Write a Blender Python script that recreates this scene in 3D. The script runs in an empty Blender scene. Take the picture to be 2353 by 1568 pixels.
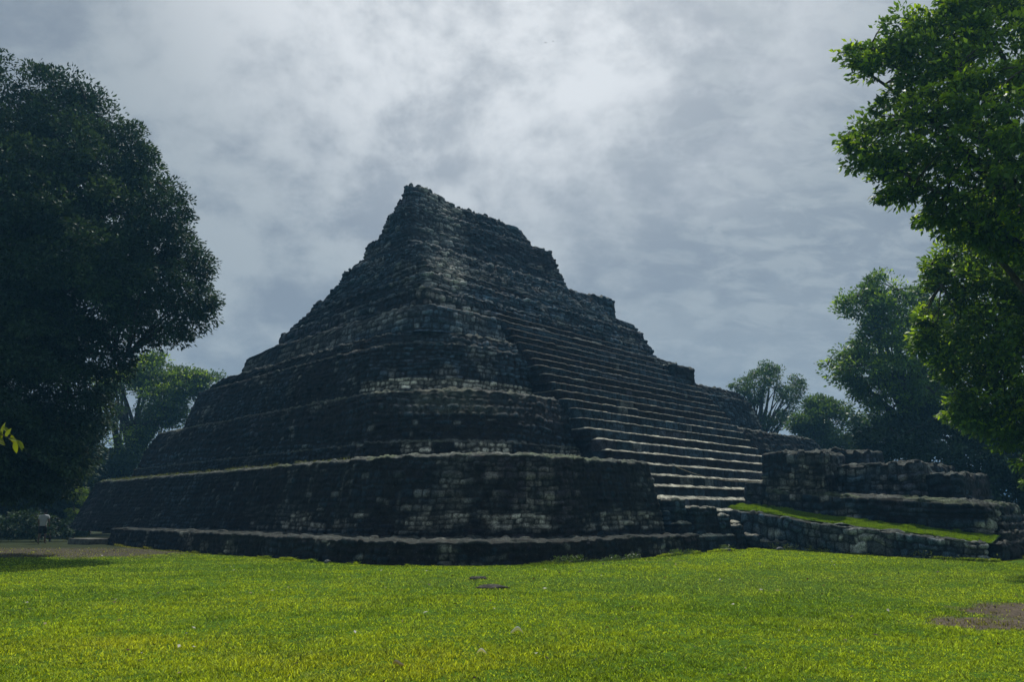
import bpy, math, random
import numpy as np
from mathutils import Vector, Matrix
random.seed(7); RNG = np.random.default_rng(11)
SC = bpy.context.scene
COL = SC.collection

# ------------------------------------------------------------------ camera
PITCH = 13.05; CAM_H = 1.6; FPX = 1700.0
cd = bpy.data.cameras.new('camera'); cam = bpy.data.objects.new('camera', cd); COL.objects.link(cam)
cam.location = (0, 0, CAM_H); cam.rotation_euler = (math.radians(90 + PITCH), 0, 0)
cd.sensor_width = 36; cd.lens = 36 * FPX / 2353.0; cd.clip_start = 0.05; cd.clip_end = 3000
SC.camera = cam

# ------------------------------------------------------------------ light
SUN_EL, SUN_AZ = 60.0, 4.0            # behind the pyramid, a little to the right
sd = bpy.data.lights.new('sun', 'SUN'); sd.energy = 3.6; sd.angle = math.radians(0.6); sd.color = (1.0, 0.965, 0.87)
sun = bpy.data.objects.new('sun', sd); COL.objects.link(sun)
sdir = Vector((math.sin(math.radians(SUN_AZ)) * math.cos(math.radians(SUN_EL)), math.cos(math.radians(SUN_AZ)) * math.cos(math.radians(SUN_EL)), math.sin(math.radians(SUN_EL))))
sun.rotation_euler = sdir.to_track_quat('Z', 'Y').to_euler(); sun.location = (0, 60, 80)
SC.view_settings.view_transform = 'Standard'; SC.view_settings.look = 'None'
SC.view_settings.exposure = 0.0; SC.view_settings.gamma = 1.0; SC.view_settings.use_curve_mapping = False

class NT:
    def __init__(s, tree): s.t = tree; s.n = tree.nodes; s.l = tree.links
    def add(s, typ, **kw):
        nd = s.n.new(typ)
        for k, v in kw.items():
            if k.startswith('i_'):
                key = k[2:]; key = int(key) if key.isdigit() else key.replace('_', ' ')
                if hasattr(v, 'node') or isinstance(v, bpy.types.NodeSocket): s.l.new(v, nd.inputs[key])
                else: nd.inputs[key].default_value = v
            else: setattr(nd, k, v)
        return nd
    def link(s, a, b): s.l.new(a, b)
    def math(s, op, a, b=None, clamp=False):
        nd = s.n.new('ShaderNodeMath'); nd.operation = op; nd.use_clamp = clamp
        for i, v in enumerate((a, b)):
            if v is None: continue
            if isinstance(v, bpy.types.NodeSocket): s.l.new(v, nd.inputs[i])
            else: nd.inputs[i].default_value = v
        return nd.outputs[0]
    def mix(s, f, a, b, blend='MIX'):
        nd = s.n.new('ShaderNodeMix'); nd.data_type = 'RGBA'; nd.blend_type = blend
        for i, v in ((0, f), (6, a), (7, b)):
            if isinstance(v, bpy.types.NodeSocket): s.l.new(v, nd.inputs[i])
            else: nd.inputs[i].default_value = v if i == 0 or len(v) == 4 else (*v, 1)
        return nd.outputs[2]
    def ramp(s, f, lo, hi, a=0.0, b=1.0):
        nd = s.n.new('ShaderNodeMapRange'); nd.interpolation_type = 'SMOOTHSTEP'
        s.l.new(f, nd.inputs[0]); nd.inputs[1].default_value = lo; nd.inputs[2].default_value = hi
        nd.inputs[3].default_value = a; nd.inputs[4].default_value = b
        return nd.outputs[0]

# ------------------------------------------------------------------ world : thin broken overcast
W = bpy.data.worlds.new('World'); SC.world = W; W.use_nodes = True
k = NT(W.node_tree); k.n.clear()
tc = k.add('ShaderNodeTexCoord')
sep = k.add('ShaderNodeSeparateXYZ', i_0=tc.outputs['Generated'])
den = k.math('MAXIMUM', k.math('ADD', sep.outputs[2], 0.55), 0.3)
px = k.math('DIVIDE', sep.outputs[0], den); py = k.math('DIVIDE', sep.outputs[1], den)
pc = k.add('ShaderNodeCombineXYZ', i_0=px, i_1=py, i_2=0.0).outputs[0]
big = k.add('ShaderNodeTexNoise', i_Vector=pc, i_Scale=3.6, i_Detail=12.0, i_Roughness=0.60, i_Distortion=0.15).outputs[0]
map2 = k.add('ShaderNodeMapping', i_Vector=pc); map2.inputs['Rotation'].default_value = (0, 0, 0.6); map2.inputs['Scale'].default_value = (1.0, 1.9, 1); map2.inputs['Location'].default_value = (3.1, 1.7, 0)
fine = k.add('ShaderNodeTexNoise', i_Vector=map2.outputs[0], i_Scale=13.0, i_Detail=9.0, i_Roughness=0.6, i_Distortion=0.3).outputs[0]
huge = k.add('ShaderNodeTexNoise', i_Vector=pc, i_Scale=0.9, i_Detail=2.0).outputs[0]
glowdir = Vector((0.0, math.cos(math.radians(46)), math.sin(math.radians(46)))).normalized()
dot = k.add('ShaderNodeVectorMath', operation='DOT_PRODUCT'); k.link(tc.outputs['Generated'], dot.inputs[0]); dot.inputs[1].default_value = glowdir
glow = k.ramp(dot.outputs['Value'], 0.82, 1.0)
glow = k.math('POWER', glow, 1.6)
# rippled cloud only to the upper right
rdir = Vector((0.47, 0.70, 0.52)).normalized()
dr = k.add('ShaderNodeVectorMath', operation='DOT_PRODUCT'); k.link(tc.outputs['Generated'], dr.inputs[0]); dr.inputs[1].default_value = rdir
rip = k.ramp(dr.outputs['Value'], 0.82, 0.97)
fine2 = k.add('ShaderNodeTexNoise', i_Vector=pc, i_Scale=13.0, i_Detail=7.0, i_Roughness=0.62, i_Distortion=0.2).outputs[0]
dens = k.ramp(k.math('ADD', big, k.math('MULTIPLY', k.math('SUBTRACT', fine2, 0.5), 0.22)), 0.40, 0.60)
fr = k.ramp(fine, 0.42, 0.62)
dens2 = k.mix(k.math('MULTIPLY', rip, 0.75), dens, fr)
base = k.mix(dens2, (0.272, 0.325, 0.385, 1), (0.44, 0.50, 0.535, 1))
base = k.mix(k.ramp(huge, 0.42, 0.62, 0.0, 0.35), base, (0.33, 0.39, 0.44, 1))
# brighter towards the veiled sun
gl = k.math('MULTIPLY', glow, k.math('ADD', k.math('MULTIPLY', dens, 0.75), 0.45))
base = k.mix(gl, base, (0.88, 0.92, 0.95, 1))
# paler low down
low = k.ramp(sep.outputs[2], 0.0, 0.32, 1.0, 0.0)
base = k.mix(k.math('MULTIPLY', low, 0.35), base, (0.33, 0.385, 0.43, 1))
sky = k.add('ShaderNodeTexSky', sky_type='NISHITA', sun_disc=False, sun_elevation=math.radians(SUN_EL), sun_rotation=math.radians(SUN_AZ), air_density=1.0, dust_density=2.0)
bg1 = k.add('ShaderNodeBackground', i_Strength=0.06); k.link(sky.outputs[0], bg1.inputs[0])
bg2 = k.add('ShaderNodeBackground', i_Strength=0.92); k.link(base, bg2.inputs[0])
mx = k.add('ShaderNodeMixShader', i_0=0.88); k.link(bg1.outputs[0], mx.inputs[1]); k.link(bg2.outputs[0], mx.inputs[2])
out = k.add('ShaderNodeOutputWorld'); k.link(mx.outputs[0], out.inputs[0])

# ------------------------------------------------------------------ helpers
S2 = math.sqrt(0.5); CP = math.cos(math.radians(PITCH)); SP = math.sin(math.radians(PITCH))
def UV(u, v): return ((u - v) * S2, (u + v) * S2)          # building axes, 45 degrees to the view
def ray(x, y):
    a = (np.asarray(x, float) - 1176.5) / FPX; b = (784 - np.asarray(y, float)) / FPX
    return a, CP - b * SP, SP + b * CP
def atY(x, y, Y):
    a, b, c = ray(x, y); t = Y / b; return np.stack([a * t, b * t, CAM_H + c * t], -1)
def atZ(x, y, z):
    a, b, c = ray(x, y); t = (z - CAM_H) / c; return np.stack([a * t, b * t, CAM_H + c * t], -1)

def H(a, b=0, c=0):
    a = np.asarray(np.floor(a)).astype(np.int64); b = np.asarray(np.floor(b)).astype(np.int64)
    x = (a * 374761393 + b * 668265263 + int(c) * 2147483647 + 974634777) & 0xFFFFFFFF
    x = ((x ^ (x >> 13)) * 1274126177) & 0xFFFFFFFF
    x = ((x ^ (x >> 16)) * 2246822519) & 0xFFFFFFFF
    return ((x ^ (x >> 15)) & 0xFFFFFF) / float(0x1000000)
def N2(x, y, seed=0):
    x = np.asarray(x, float); y = np.asarray(y, float)
    xi = np.floor(x); yi = np.floor(y); fx = x - xi; fy = y - yi
    fx = fx * fx * (3 - 2 * fx); fy = fy * fy * (3 - 2 * fy)
    return (H(xi, yi, seed) * (1 - fx) + H(xi + 1, yi, seed) * fx) * (1 - fy) + (H(xi, yi + 1, seed) * (1 - fx) + H(xi + 1, yi + 1, seed) * fx) * fy
def FB(x, y, seed=0, o=4):
    r = 0; a = 0.5; t = 0
    for i in range(o): r = r + a * N2(x, y, seed + i * 17); t += a; a *= 0.5; x = x * 2.03 + 3.1; y = y * 2.03 + 1.7
    return r / t
def SS(x, a, b): t = np.clip((x - a) / (b - a), 0, 1); return t * t * (3 - 2 * t)

ORG = {}
def mesh(name, V, F, mat, parent=None, col=None, smooth=False, loc=None):
    """link V,F as one mesh object; F is (n,3) or (n,4) array or list of lists"""
    V = np.asarray(V, float)
    o0 = ORG.get(parent.name, (0, 0, 0)) if parent else (loc if loc is not None else (0, 0, 0))
    V = V - np.asarray(o0)
    me = bpy.data.meshes.new(name)
    if isinstance(F, np.ndarray):
        n, kk = F.shape
        me.vertices.add(len(V)); me.vertices.foreach_set('co', V.astype(np.float32).ravel())
        me.loops.add(n * kk); me.loops.foreach_set('vertex_index', F.astype(np.int32).ravel())
        me.polygons.add(n); me.polygons.foreach_set('loop_start', np.arange(0, n * kk, kk, dtype=np.int32))
        me.update(calc_edges=True); me.validate()
    else:
        me.from_pydata([tuple(v) for v in V], [], F)
    if col is not None:
        at = me.color_attributes.new('Col', 'FLOAT_COLOR', 'POINT')
        c = np.ones((len(V), 4), np.float32); c[:, :3] = col; at.data.foreach_set('color', c.ravel())
    if smooth: me.polygons.foreach_set('use_smooth', np.ones(len(me.polygons), bool))
    me.materials.append(mat)
    o = bpy.data.objects.new(name, me); COL.objects.link(o)
    if parent: o.parent = parent
    else:
        o.location = o0
    ORG[o.name] = o0
    return o
def tag(o, label=None, cat=None, group=None, kind=None):
    if label: o['label'] = label
    if cat: o['category'] = cat
    if group: o['group'] = group
    if kind: o['kind'] = kind
    return o
def thing(name, loc, label, cat, group=None):
    o = bpy.data.objects.new(name, None); COL.objects.link(o); o.location = loc; ORG[o.name] = tuple(loc)
    o.empty_display_size = 0.3
    return tag(o, label, cat, group)

# ------------------------------------------------------------------ materials
def newmat(name):
    m = bpy.data.materials.new(name); m.use_nodes = True; t = NT(m.node_tree); t.n.clear()
    return m, t
def stone_mat(name, rough=0.9, bump=0.5):
    m, t = newmat(name)
    at = t.add('ShaderNodeAttribute', attribute_name='Col'); g = t.add('ShaderNodeNewGeometry')
    n1 = t.add('ShaderNodeTexNoise', i_Vector=g.outputs['Position'], i_Scale=3.5, i_Detail=6.0, i_Roughness=0.65).outputs[0]
    n2 = t.add('ShaderNodeTexNoise', i_Vector=g.outputs['Position'], i_Scale=22.0, i_Detail=5.0, i_Roughness=0.7).outputs[0]
    f = t.math('MULTIPLY', t.ramp(n1, 0.32, 0.68, 0.35, 1.65), t.ramp(n2, 0.35, 0.65, 0.45, 1.6))
    c = t.add('ShaderNodeVectorMath', operation='SCALE'); t.link(at.outputs['Color'], c.inputs[0]); t.link(f, c.inputs['Scale'])
    lich = t.add('ShaderNodeTexNoise', i_Vector=g.outputs['Position'], i_Scale=9.0, i_Detail=4.0, i_Roughness=0.6).outputs[0]
    c2 = t.mix(t.ramp(lich, 0.62, 0.68, 0.0, 0.22), c.outputs[0], (0.13, 0.14, 0.13, 1))
    bp = t.add('ShaderNodeBump', i_Strength=bump, i_Distance=0.03, i_Height=n2)
    p = t.add('ShaderNodeBsdfPrincipled', i_Roughness=rough); t.link(c2, p.inputs['Base Color']); t.link(bp.outputs[0], p.inputs['Normal'])
    p.inputs['Specular IOR Level'].default_value = 0.25
    t.link(p.outputs[0], t.add('ShaderNodeOutputMaterial').inputs[0])
    return m
def leaf_mat(name, trans=0.4, gloss=0.3, rough=0.45):
    m, t = newmat(name)
    at = t.add('ShaderNodeAttribute', attribute_name='Col')
    p = t.add('ShaderNodeBsdfPrincipled', i_Roughness=rough); t.link(at.outputs['Color'], p.inputs['Base Color'])
    p.inputs['Specular IOR Level'].default_value = gloss
    tr = t.add('ShaderNodeBsdfTranslucent'); warm = t.mix(1.0, at.outputs['Color'], (1.6, 1.5, 0.5, 1), 'MULTIPLY'); t.link(warm, tr.inputs[0])
    ms = t.add('ShaderNodeMixShader', i_0=trans); t.link(p.outputs[0], ms.inputs[1]); t.link(tr.outputs[0], ms.inputs[2])
    t.link(ms.outputs[0], t.add('ShaderNodeOutputMaterial').inputs[0])
    return m
def simple_mat(name, c, rough=0.8, c2=None, scale=8.0, bump=0.0):
    m, t = newmat(name)
    p = t.add('ShaderNodeBsdfPrincipled', i_Roughness=rough)
    g = t.add('ShaderNodeNewGeometry')
    n = t.add('ShaderNodeTexNoise', i_Vector=g.outputs['Position'], i_Scale=scale, i_Detail=5.0).outputs[0]
    t.link(t.mix(t.ramp(n, 0.35, 0.65), (*c, 1), (*(c2 or tuple(x * 0.6 for x in c)), 1)), p.inputs['Base Color'])
    if bump: t.link(t.add('ShaderNodeBump', i_Strength=bump, i_Distance=0.03, i_Height=n).outputs[0], p.inputs['Normal'])
    t.link(p.outputs[0], t.add('ShaderNodeOutputMaterial').inputs[0])
    return m
M_STONE = stone_mat('weathered_stone')
M_LEAF = leaf_mat('leaf', 0.42, 0.4)
M_LEAFD = leaf_mat('leaf_dark', 0.20, 0.12, 0.6)
M_GRASS = leaf_mat('grass_blade', 0.45, 0.2, 0.6)
M_BARK = simple_mat('bark', (0.07, 0.06, 0.05), 0.9, (0.03, 0.027, 0.023), 14.0, 0.8)

# ------------------------------------------------------------------ masonry
def stones(s, t, seed, rh=0.21, sw=0.36, warp=0.06, edge=0.035):
    """irregular coursed masonry over arc length s and height t -> relief 0..1, stone random values"""
    t = t + warp * (FB(s * 0.55, t * 0.8, seed + 3, 3) - 0.5) * 4 + 0.25 * warp * (N2(s * 4, t * 4, seed + 9) - 0.5) * 2
    s = s + 0.5 * warp * (N2(s * 2.5, t * 3.5, seed + 5) - 0.5) * 2
    # courses of varying height
    kr = np.floor(t / rh)
    def rb(i): return (i + 0.78 * (H(i, 3, seed) - 0.5)) * rh
    kr = np.where(t < rb(kr), kr - 1, kr); kr = np.where(t >= rb(kr + 1), kr + 1, kr)
    r0 = rb(kr); r1 = rb(kr + 1)
    w = sw * (0.65 + 0.9 * H(kr, 7, seed)); off = H(kr, 11, seed) * 13.7
    q = s / w + off; kc = np.floor(q)
    def cb(i): return i + 0.8 * (H(i, kr, seed + 1) - 0.5)
    def ms(i): return (H(i, kr, seed + 2) < 0.38) & (np.mod(i, 2) == 0)
    kc = np.where(q < cb(kc), kc - 1, kc); kc = np.where(q >= cb(kc + 1), kc + 1, kc)
    kc = np.where(ms(kc), kc - 1, kc)
    c0 = cb(kc); c1 = np.where(ms(kc + 1), cb(kc + 2), cb(kc + 1))
    ds = np.minimum(q - c0, c1 - q) * w; dt = np.minimum(t - r0, r1 - t)
    ds = np.maximum(ds, 0); dt = np.maximum(dt, 0)
    rel = (1 - np.exp(-ds / edge)) * (1 - np.exp(-dt / edge)); rel = rel * (0.75 + 0.25 * SS(np.minimum(ds, dt), 0.0, 0.12))
    ra = H(kc, kr, seed + 21); rbb = H(kc, kr, seed + 22); rc = H(kc, kr, seed + 23)
    cx = (q - 0.5 * (c0 + c1)) * w; cy = t - 0.5 * (r0 + r1)
    tilt = cx * (rbb - 0.5) * 0.5 + cy * (rc - 0.5) * 0.6
    return rel, ra, rbb, tilt, kr

DK = np.array([0.004, 0.011, 0.019]); MD = np.array([0.036, 0.062, 0.090]); PL = np.array([0.44, 0.43, 0.37]); RD = np.array([0.085, 0.062, 0.070])
def surf(name, P, S, T, seed, parent=None, rh=0.21, sw=0.36, depth=0.07, rough=0.05, warp=0.06, edge=0.035, pale=None, dark=1.0, moss=0.0, top=None, loc=None, flip=False, wob=0.0, label=None, stain=None, lift=(0.36, 0.66), tk=0.5, litc=(0.10, 0.11, 0.095)):
    """P (R,C,3) grid -> displaced masonry mesh"""
    dr = np.gradient(P, axis=0); dc = np.gradient(P, axis=1)
    nr = np.cross(dc, dr); nr /= (np.linalg.norm(nr, axis=2, keepdims=True) + 1e-9)
    if flip: nr = -nr
    rel, ra, rb_, tilt, kr = stones(S, T, seed, rh, sw, warp, edge)
    d = depth * (rel - 0.6) + (ra - 0.5) * rough * 1.6 * rel + tilt * tk * rel
    d = d + 0.018 * (FB(S * 9, T * 9, seed + 31, 3) - 0.5) * 2 + wob * (FB(S * 0.35, T * 0.35, seed + 41, 3) - 0.5) * 2
    P2 = P + nr * d[..., None]
    if top is not None:      # uneven crest: (row weight 0..1) * noise
        P2[..., 2] += top[0][:, None] * top[1] * ((FB(S * 0.45, S * 0 + 3.3, seed + 51, 3) - 0.5) * 1.0 + 1.0 * (H(S / 0.33 + 0.4 * N2(S * 2, T * 0, seed), 1, seed) - 0.5))
    big = FB(S * 0.16, T * 0.30, seed + 61, 4); str_ = FB(S * 1.3, T * 0.12, seed + 62, 3)
    m = SS(big, lift[0], lift[1]) * 0.9 + SS(str_, 0.52, 0.78) * 0.35 + (ra - 0.5) * 0.5 * (0.3 + 1.4 * SS(big, lift[0], lift[1]))
    m = np.clip(m, 0, 1.3)[..., None]
    c = DK * (1 - m) + MD * m
    red = (SS(FB(S * 0.22 + 9, T * 0.3, seed + 63, 3), 0.58, 0.75) * (rb_ > 0.45) * 0.35)[..., None]
    c = c * (1 - red) + RD * red
    if pale is not None:
        pm = np.clip(pale(S, T, P) * (0.45 + 0.9 * ra), 0, 1)[..., None]
        c = c * (1 - pm) + PL * pm * (0.6 + 0.7 * rb_[..., None])
    odd = (rb_ > 0.97)[..., None] * 0.2; c = c * (1 - odd) + PL * 0.7 * odd
    c = c * (0.55 + 0.95 * rb_[..., None] ** 1.5)
    c = c * (0.12 + 0.88 * SS(rel, 0.12, 0.62)[..., None])          # joints coloured darker than the stone faces
    c = c * dark
    if stain is not None: c = c * (1 - stain(S, T, P))[..., None]
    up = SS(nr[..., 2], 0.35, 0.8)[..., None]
    lit = np.array(litc); c = c * (1 - up * 0.75) + lit * up * 0.75 * (0.6 + 0.6 * ra[..., None])  # sunlit tone painted into the colour of upward-facing stone
    if moss:
        g = (SS(FB(S * 0.8, T * 1.1, seed + 71, 3), 0.45, 0.62) * up[..., 0] * moss)[..., None]
        c = c * (1 - g) + np.array([0.09, 0.13, 0.03]) * g
    R, C = S.shape
    idx = np.arange(R * C).reshape(R, C)
    a = idx[:-1, :-1].ravel(); b = idx[:-1, 1:].ravel(); cc = idx[1:, 1:].ravel(); dd = idx[1:, :-1].ravel()
    F = np.stack([a, b, cc, dd] if not flip else [a, dd, cc, b], 1)
    o = mesh(name, P2.reshape(-1, 3), F, M_STONE, parent, col=np.clip(c, 0.01, 0.9).reshape(-1, 3), smooth=True, loc=loc)
    if label: o['label'] = label
    return o

def loop_params(key, steps):
    """sample list along a rounded rectangle: back, left, right, far sides"""
    z, uL, vR, uM, vM, r = key; r2 = min(0.3, r)
    segs = [('back', abs(uM - uL), steps[0]), ('c1', r2 * 1.57, min(steps[1], 0.1)), ('left', abs(vM - vR) - r - r2, steps[1]), ('c2', r * 1.57, min(steps[1], steps[2])),
            ('right', abs(uM - uL) - r - r2, steps[2]), ('c3', r2 * 1.57, 0.1), ('far', abs(vM - vR), steps[3])]
    out = []; s = 0
    for nme, L, st in segs:
        L = max(L, 0.02); n = max(2, int(math.ceil(L / st)))
        for i in range(n): out.append((nme, i / n, s + L * i / n))
        s += L
    out.append(('far', 1.0, s))
    return out
def loop_xyz(key, params):
    z, uL, vR, uM, vM, r = key; r2 = min(0.3, r); res = np.empty((len(params), 3))
    uv = np.empty((len(params), 2))
    for i, (nme, f, s) in enumerate(params):
        if nme == 'back': p = (uM + (uL + r2 - uM) * f, vM)
        elif nme == 'c1': a = f * math.pi / 2; p = (uL + r2 - r2 * math.sin(a), vM - r2 + r2 * math.cos(a))
        elif nme == 'left': p = (uL, vM - r2 + (vR + r - vM + r2) * f)
        elif nme == 'c2': a = f * math.pi / 2; p = (uL + r - r * math.cos(a), vR + r - r * math.sin(a))
        elif nme == 'right': p = (uL + r + (uM - r2 - uL - r) * f, vR)
        elif nme == 'c3': a = f * math.pi / 2; p = (uM - r2 + r2 * math.sin(a), vR + r2 - r2 * math.cos(a))
        else: p = (uM, vR + r2 + (vM - vR - r2) * f)
        uv[i] = p
    res[:, 0] = (uv[:, 0] - uv[:, 1]) * S2; res[:, 1] = (uv[:, 0] + uv[:, 1]) * S2; res[:, 2] = z
    return res
def terrace(name, keys, seed, parent, step=0.06, hid=0.5, crest=0.12, warpf=None, edge_row=None, **kw):
    """keys: (z,uL,vR,uM,vM,r) rings from the ground up; the last rings run inwards as the ledge"""
    stp = kw.pop('steps', (hid, step, step, hid))
    params = loop_params(keys[0], stp)
    S1 = np.array([p[2] for p in params])
    rings = [loop_xyz(k_, params) for k_ in keys]
    rows = []; ts = []; tw = []; t = 0
    zmax = max(k_[0] for k_ in keys); zmin = keys[0][0]
    for i in range(len(keys) - 1):
        a, b = keys[i], keys[i + 1]
        L = math.hypot(b[0] - a[0], max(abs(b[1] - a[1]), abs(b[2] - a[2]))); n = max(1, int(math.ceil(L / (step if L < 8 else 0.5))))
        for j in range(n):
            f = j / n; rows.append(rings[i] * (1 - f) + rings[i + 1] * f); ts.append(t + L * f)
        t += L
    rows.append(rings[-1]); ts.append(t)
    P = np.array(rows); T = np.repeat(np.array(ts)[:, None], P.shape[1], 1); S = np.repeat(S1[None], P.shape[0], 0)
    if warpf: P = warpf(P)
    tw = np.clip((P[:, :, 2].mean(1) - zmin) / max(0.1, zmax - zmin), 0, 1) ** 2
    return surf(name, P, S, T, seed, parent, top=(tw, crest), **kw)
def uvof(P): return (P[..., 0] + P[..., 1]) * S2, (-P[..., 0] + P[..., 1]) * S2

#STRUCT#
# ------------------------------------------------------------------ ground
def gz(x, y):
    """height of the lawn"""
    x = np.asarray(x, float); y = np.asarray(y, float)
    u = (x + y) * S2; v = (-x + y) * S2
    z = 0.18 * np.exp(-(((u - 26) / 7) ** 2 + ((v - 15) / 5) ** 2))
    z = z + 0.13 * np.exp(-(((u - 15) / 5) ** 2 + ((v - 17) / 6) ** 2))
    z = z + 0.05 * (FB(x * 0.12, y * 0.12, 5, 3) - 0.5) * 2 * SS(y, 5, 12)
    z = z + 0.06 * np.exp(-(((x + 8) / 7) ** 2 + ((y - 27) / 3.5) ** 2))
    return z
def patch(x, y):
    """bare earth amount"""
    n = 0.5 * FB(x * 0.55, y * 0.9, 77, 4) + 0.5 * FB(x * 2.6, y * 3.6, 78, 4)
    e = lambda cx, cy, rx, ry: np.exp(-(((x - cx) / rx) ** 2 + ((y - cy) / ry) ** 2))
    m = 1.0 * e(-17, 30.5, 7.5, 5.0) + 1.1 * e(-24, 36, 9, 5) + 1.35 * e(10.0, 12.8, 3.1, 1.7) + 0.8 * e(7.4, 11.5, 1.5, 0.6) + 0.8 * e(-5.7, 8.1, 0.9, 0.35) + 0.5 * e(5.9, 9.0, 2.0, 0.5) + 0.5 * e(1.6, 24.5, 6, 0.5)
    return SS(m + (n - 0.5) * 1.7, 0.45, 0.8)
def yellow(x, y):
    e = lambda cx, cy, rx, ry: np.exp(-(((x - cx) / rx) ** 2 + ((y - cy) / ry) ** 2))
    m = 0.9 * e(-4.6, 9.6, 2.0, 1.0) + 0.9 * e(-1.9, 8.3, 2.0, 0.9) + 0.6 * e(-0.3, 9.4, 1.4, 1.2) + 0.4 * e(-5, 14, 3, 1.2)
    return np.clip(m * (0.4 + 1.2 * FB(x * 1.1, y * 1.1, 88, 3)), 0, 1)
def shade_grass(x, y, r):
    g1 = np.array([0.135, 0.230, 0.016]); g2 = np.array([0.285, 0.375, 0.022]); ye = np.array([0.42, 0.44, 0.03]); br = np.array([0.13, 0.10, 0.06])
    n = SS(0.55 * FB(x * 0.22, y * 0.45, 99, 4) + 0.45 * FB(x * 1.1, y * 1.5, 98, 3), 0.38, 0.62)[:, None]
    c = g1 * (1 - n) + g2 * n
    yy = (yellow(x, y) * (0.4 + 0.6 * r))[:, None]; c = c * (1 - yy) + ye * yy
    bb = (patch(x, y) * 0.75)[:, None]; c = c * (1 - bb) + br * bb
    e = lambda cx, cy, rx, ry: np.exp(-(((x - cx) / rx) ** 2 + ((y - cy) / ry) ** 2))
    gr = (np.clip(0.8 * e(4.5, 17.5, 4.0, 2.0) + 0.5 * e(-1.5, 17.5, 2.0, 1.2) + 0.35 * e(9, 20, 4, 2), 0, 0.75) * (0.3 + FB(x * 1.2, y * 1.2, 103, 3)))[:, None]
    c = c * (1 - gr) + np.array([0.15, 0.23, 0.085]) * gr
    by = np.clip(e(8.5, 27, 4.5, 3.5) + 0.7 * e(1.5, 19.5, 2.5, 1.0) + 0.5 * e(-3, 20.5, 3, 1.2), 0, 0.8)[:, None]; c = c * (1 - by) + np.array([0.32, 0.43, 0.02]) * by
    pale = (SS(FB(x * 1.6, y * 2.2, 101, 2), 0.55, 0.8) * 0.25)[:, None]; c = c * (1 - pale) + np.array([0.17, 0.25, 0.09]) * pale
    w = np.clip((r - 0.75) * 2.2, 0, 0.5)[:, None]; return (c * (1 - w) + np.array([0.46, 0.55, 0.10]) * w) * (0.32 + 1.4 * r[:, None])

def axis_lin(parts):
    out = []
    for a, b, st in parts: out.append(np.arange(a, b, st))
    out.append(np.array([parts[-1][1]])); return np.concatenate(out)
gx = axis_lin([(-900, -100, 80), (-100, -36, 4), (-36, -20, .4), (-20, 20, 0.14), (20, 36, .4), (36, 100, 4), (100, 900, 80)])
gy = axis_lin([(-60, 0, 6), (0, 5, .5), (5, 20, 0.12), (20, 42, 0.25), (42, 100, 3), (100, 1500, 100)])
X, Y = np.meshgrid(gx, gy)
Z = gz(X, Y) + 0.03 * (FB(X * 2.2, Y * 2.2, 6, 3) - 0.5) * (np.abs(X) < 36) * (Y < 42)
pt = patch(X, Y); rr = N2(X * 8, Y * 8, 3)
cg = np.array([0.060, 0.125, 0.006]) * (0.7 + 0.6 * rr[..., None]); cb_ = np.where(X[..., None] > 0, np.array([0.115, 0.092, 0.070]), np.array([0.085, 0.076, 0.055])) * (0.6 + 0.6 * FB(X * 3, Y * 3, 8, 4)[..., None])  # bare earth on the left is greyer, with shade put into its colour
cgc = cg * (1 - pt[..., None]) + cb_ * pt[..., None]
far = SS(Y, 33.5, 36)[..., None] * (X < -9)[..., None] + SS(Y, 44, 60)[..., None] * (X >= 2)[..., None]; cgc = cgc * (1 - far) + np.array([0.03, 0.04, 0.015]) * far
Rr, Cc = X.shape; idx = np.arange(Rr * Cc).reshape(Rr, Cc)
F = np.stack([idx[:-1, :-1].ravel(), idx[:-1, 1:].ravel(), idx[1:, 1:].ravel(), idx[1:, :-1].ravel()], 1)
mg, t = newmat('lawn_soil'); at = t.add('ShaderNodeAttribute', attribute_name='Col'); g = t.add('ShaderNodeNewGeometry')
n2 = t.add('ShaderNodeTexNoise', i_Vector=g.outputs['Position'], i_Scale=14.0, i_Detail=8.0, i_Roughness=0.7).outputs[0]
cc_ = t.add('ShaderNodeVectorMath', operation='SCALE'); t.link(at.outputs['Color'], cc_.inputs[0]); t.link(t.ramp(n2, 0.3, 0.7, 0.5, 1.5), cc_.inputs['Scale'])
p = t.add('ShaderNodeBsdfPrincipled', i_Roughness=0.95); t.link(cc_.outputs[0], p.inputs['Base Color']); p.inputs['Specular IOR Level'].default_value = 0.1
t.link(t.add('ShaderNodeBump', i_Strength=0.8, i_Distance=0.04, i_Height=n2).outputs[0], p.inputs['Normal']); t.link(p.outputs[0], t.add('ShaderNodeOutputMaterial').inputs[0])
ground = mesh('ground', np.stack([X, Y, Z], -1).reshape(-1, 3), F, mg, col=cgc.reshape(-1, 3), smooth=True); tag(ground, kind='structure')

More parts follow.
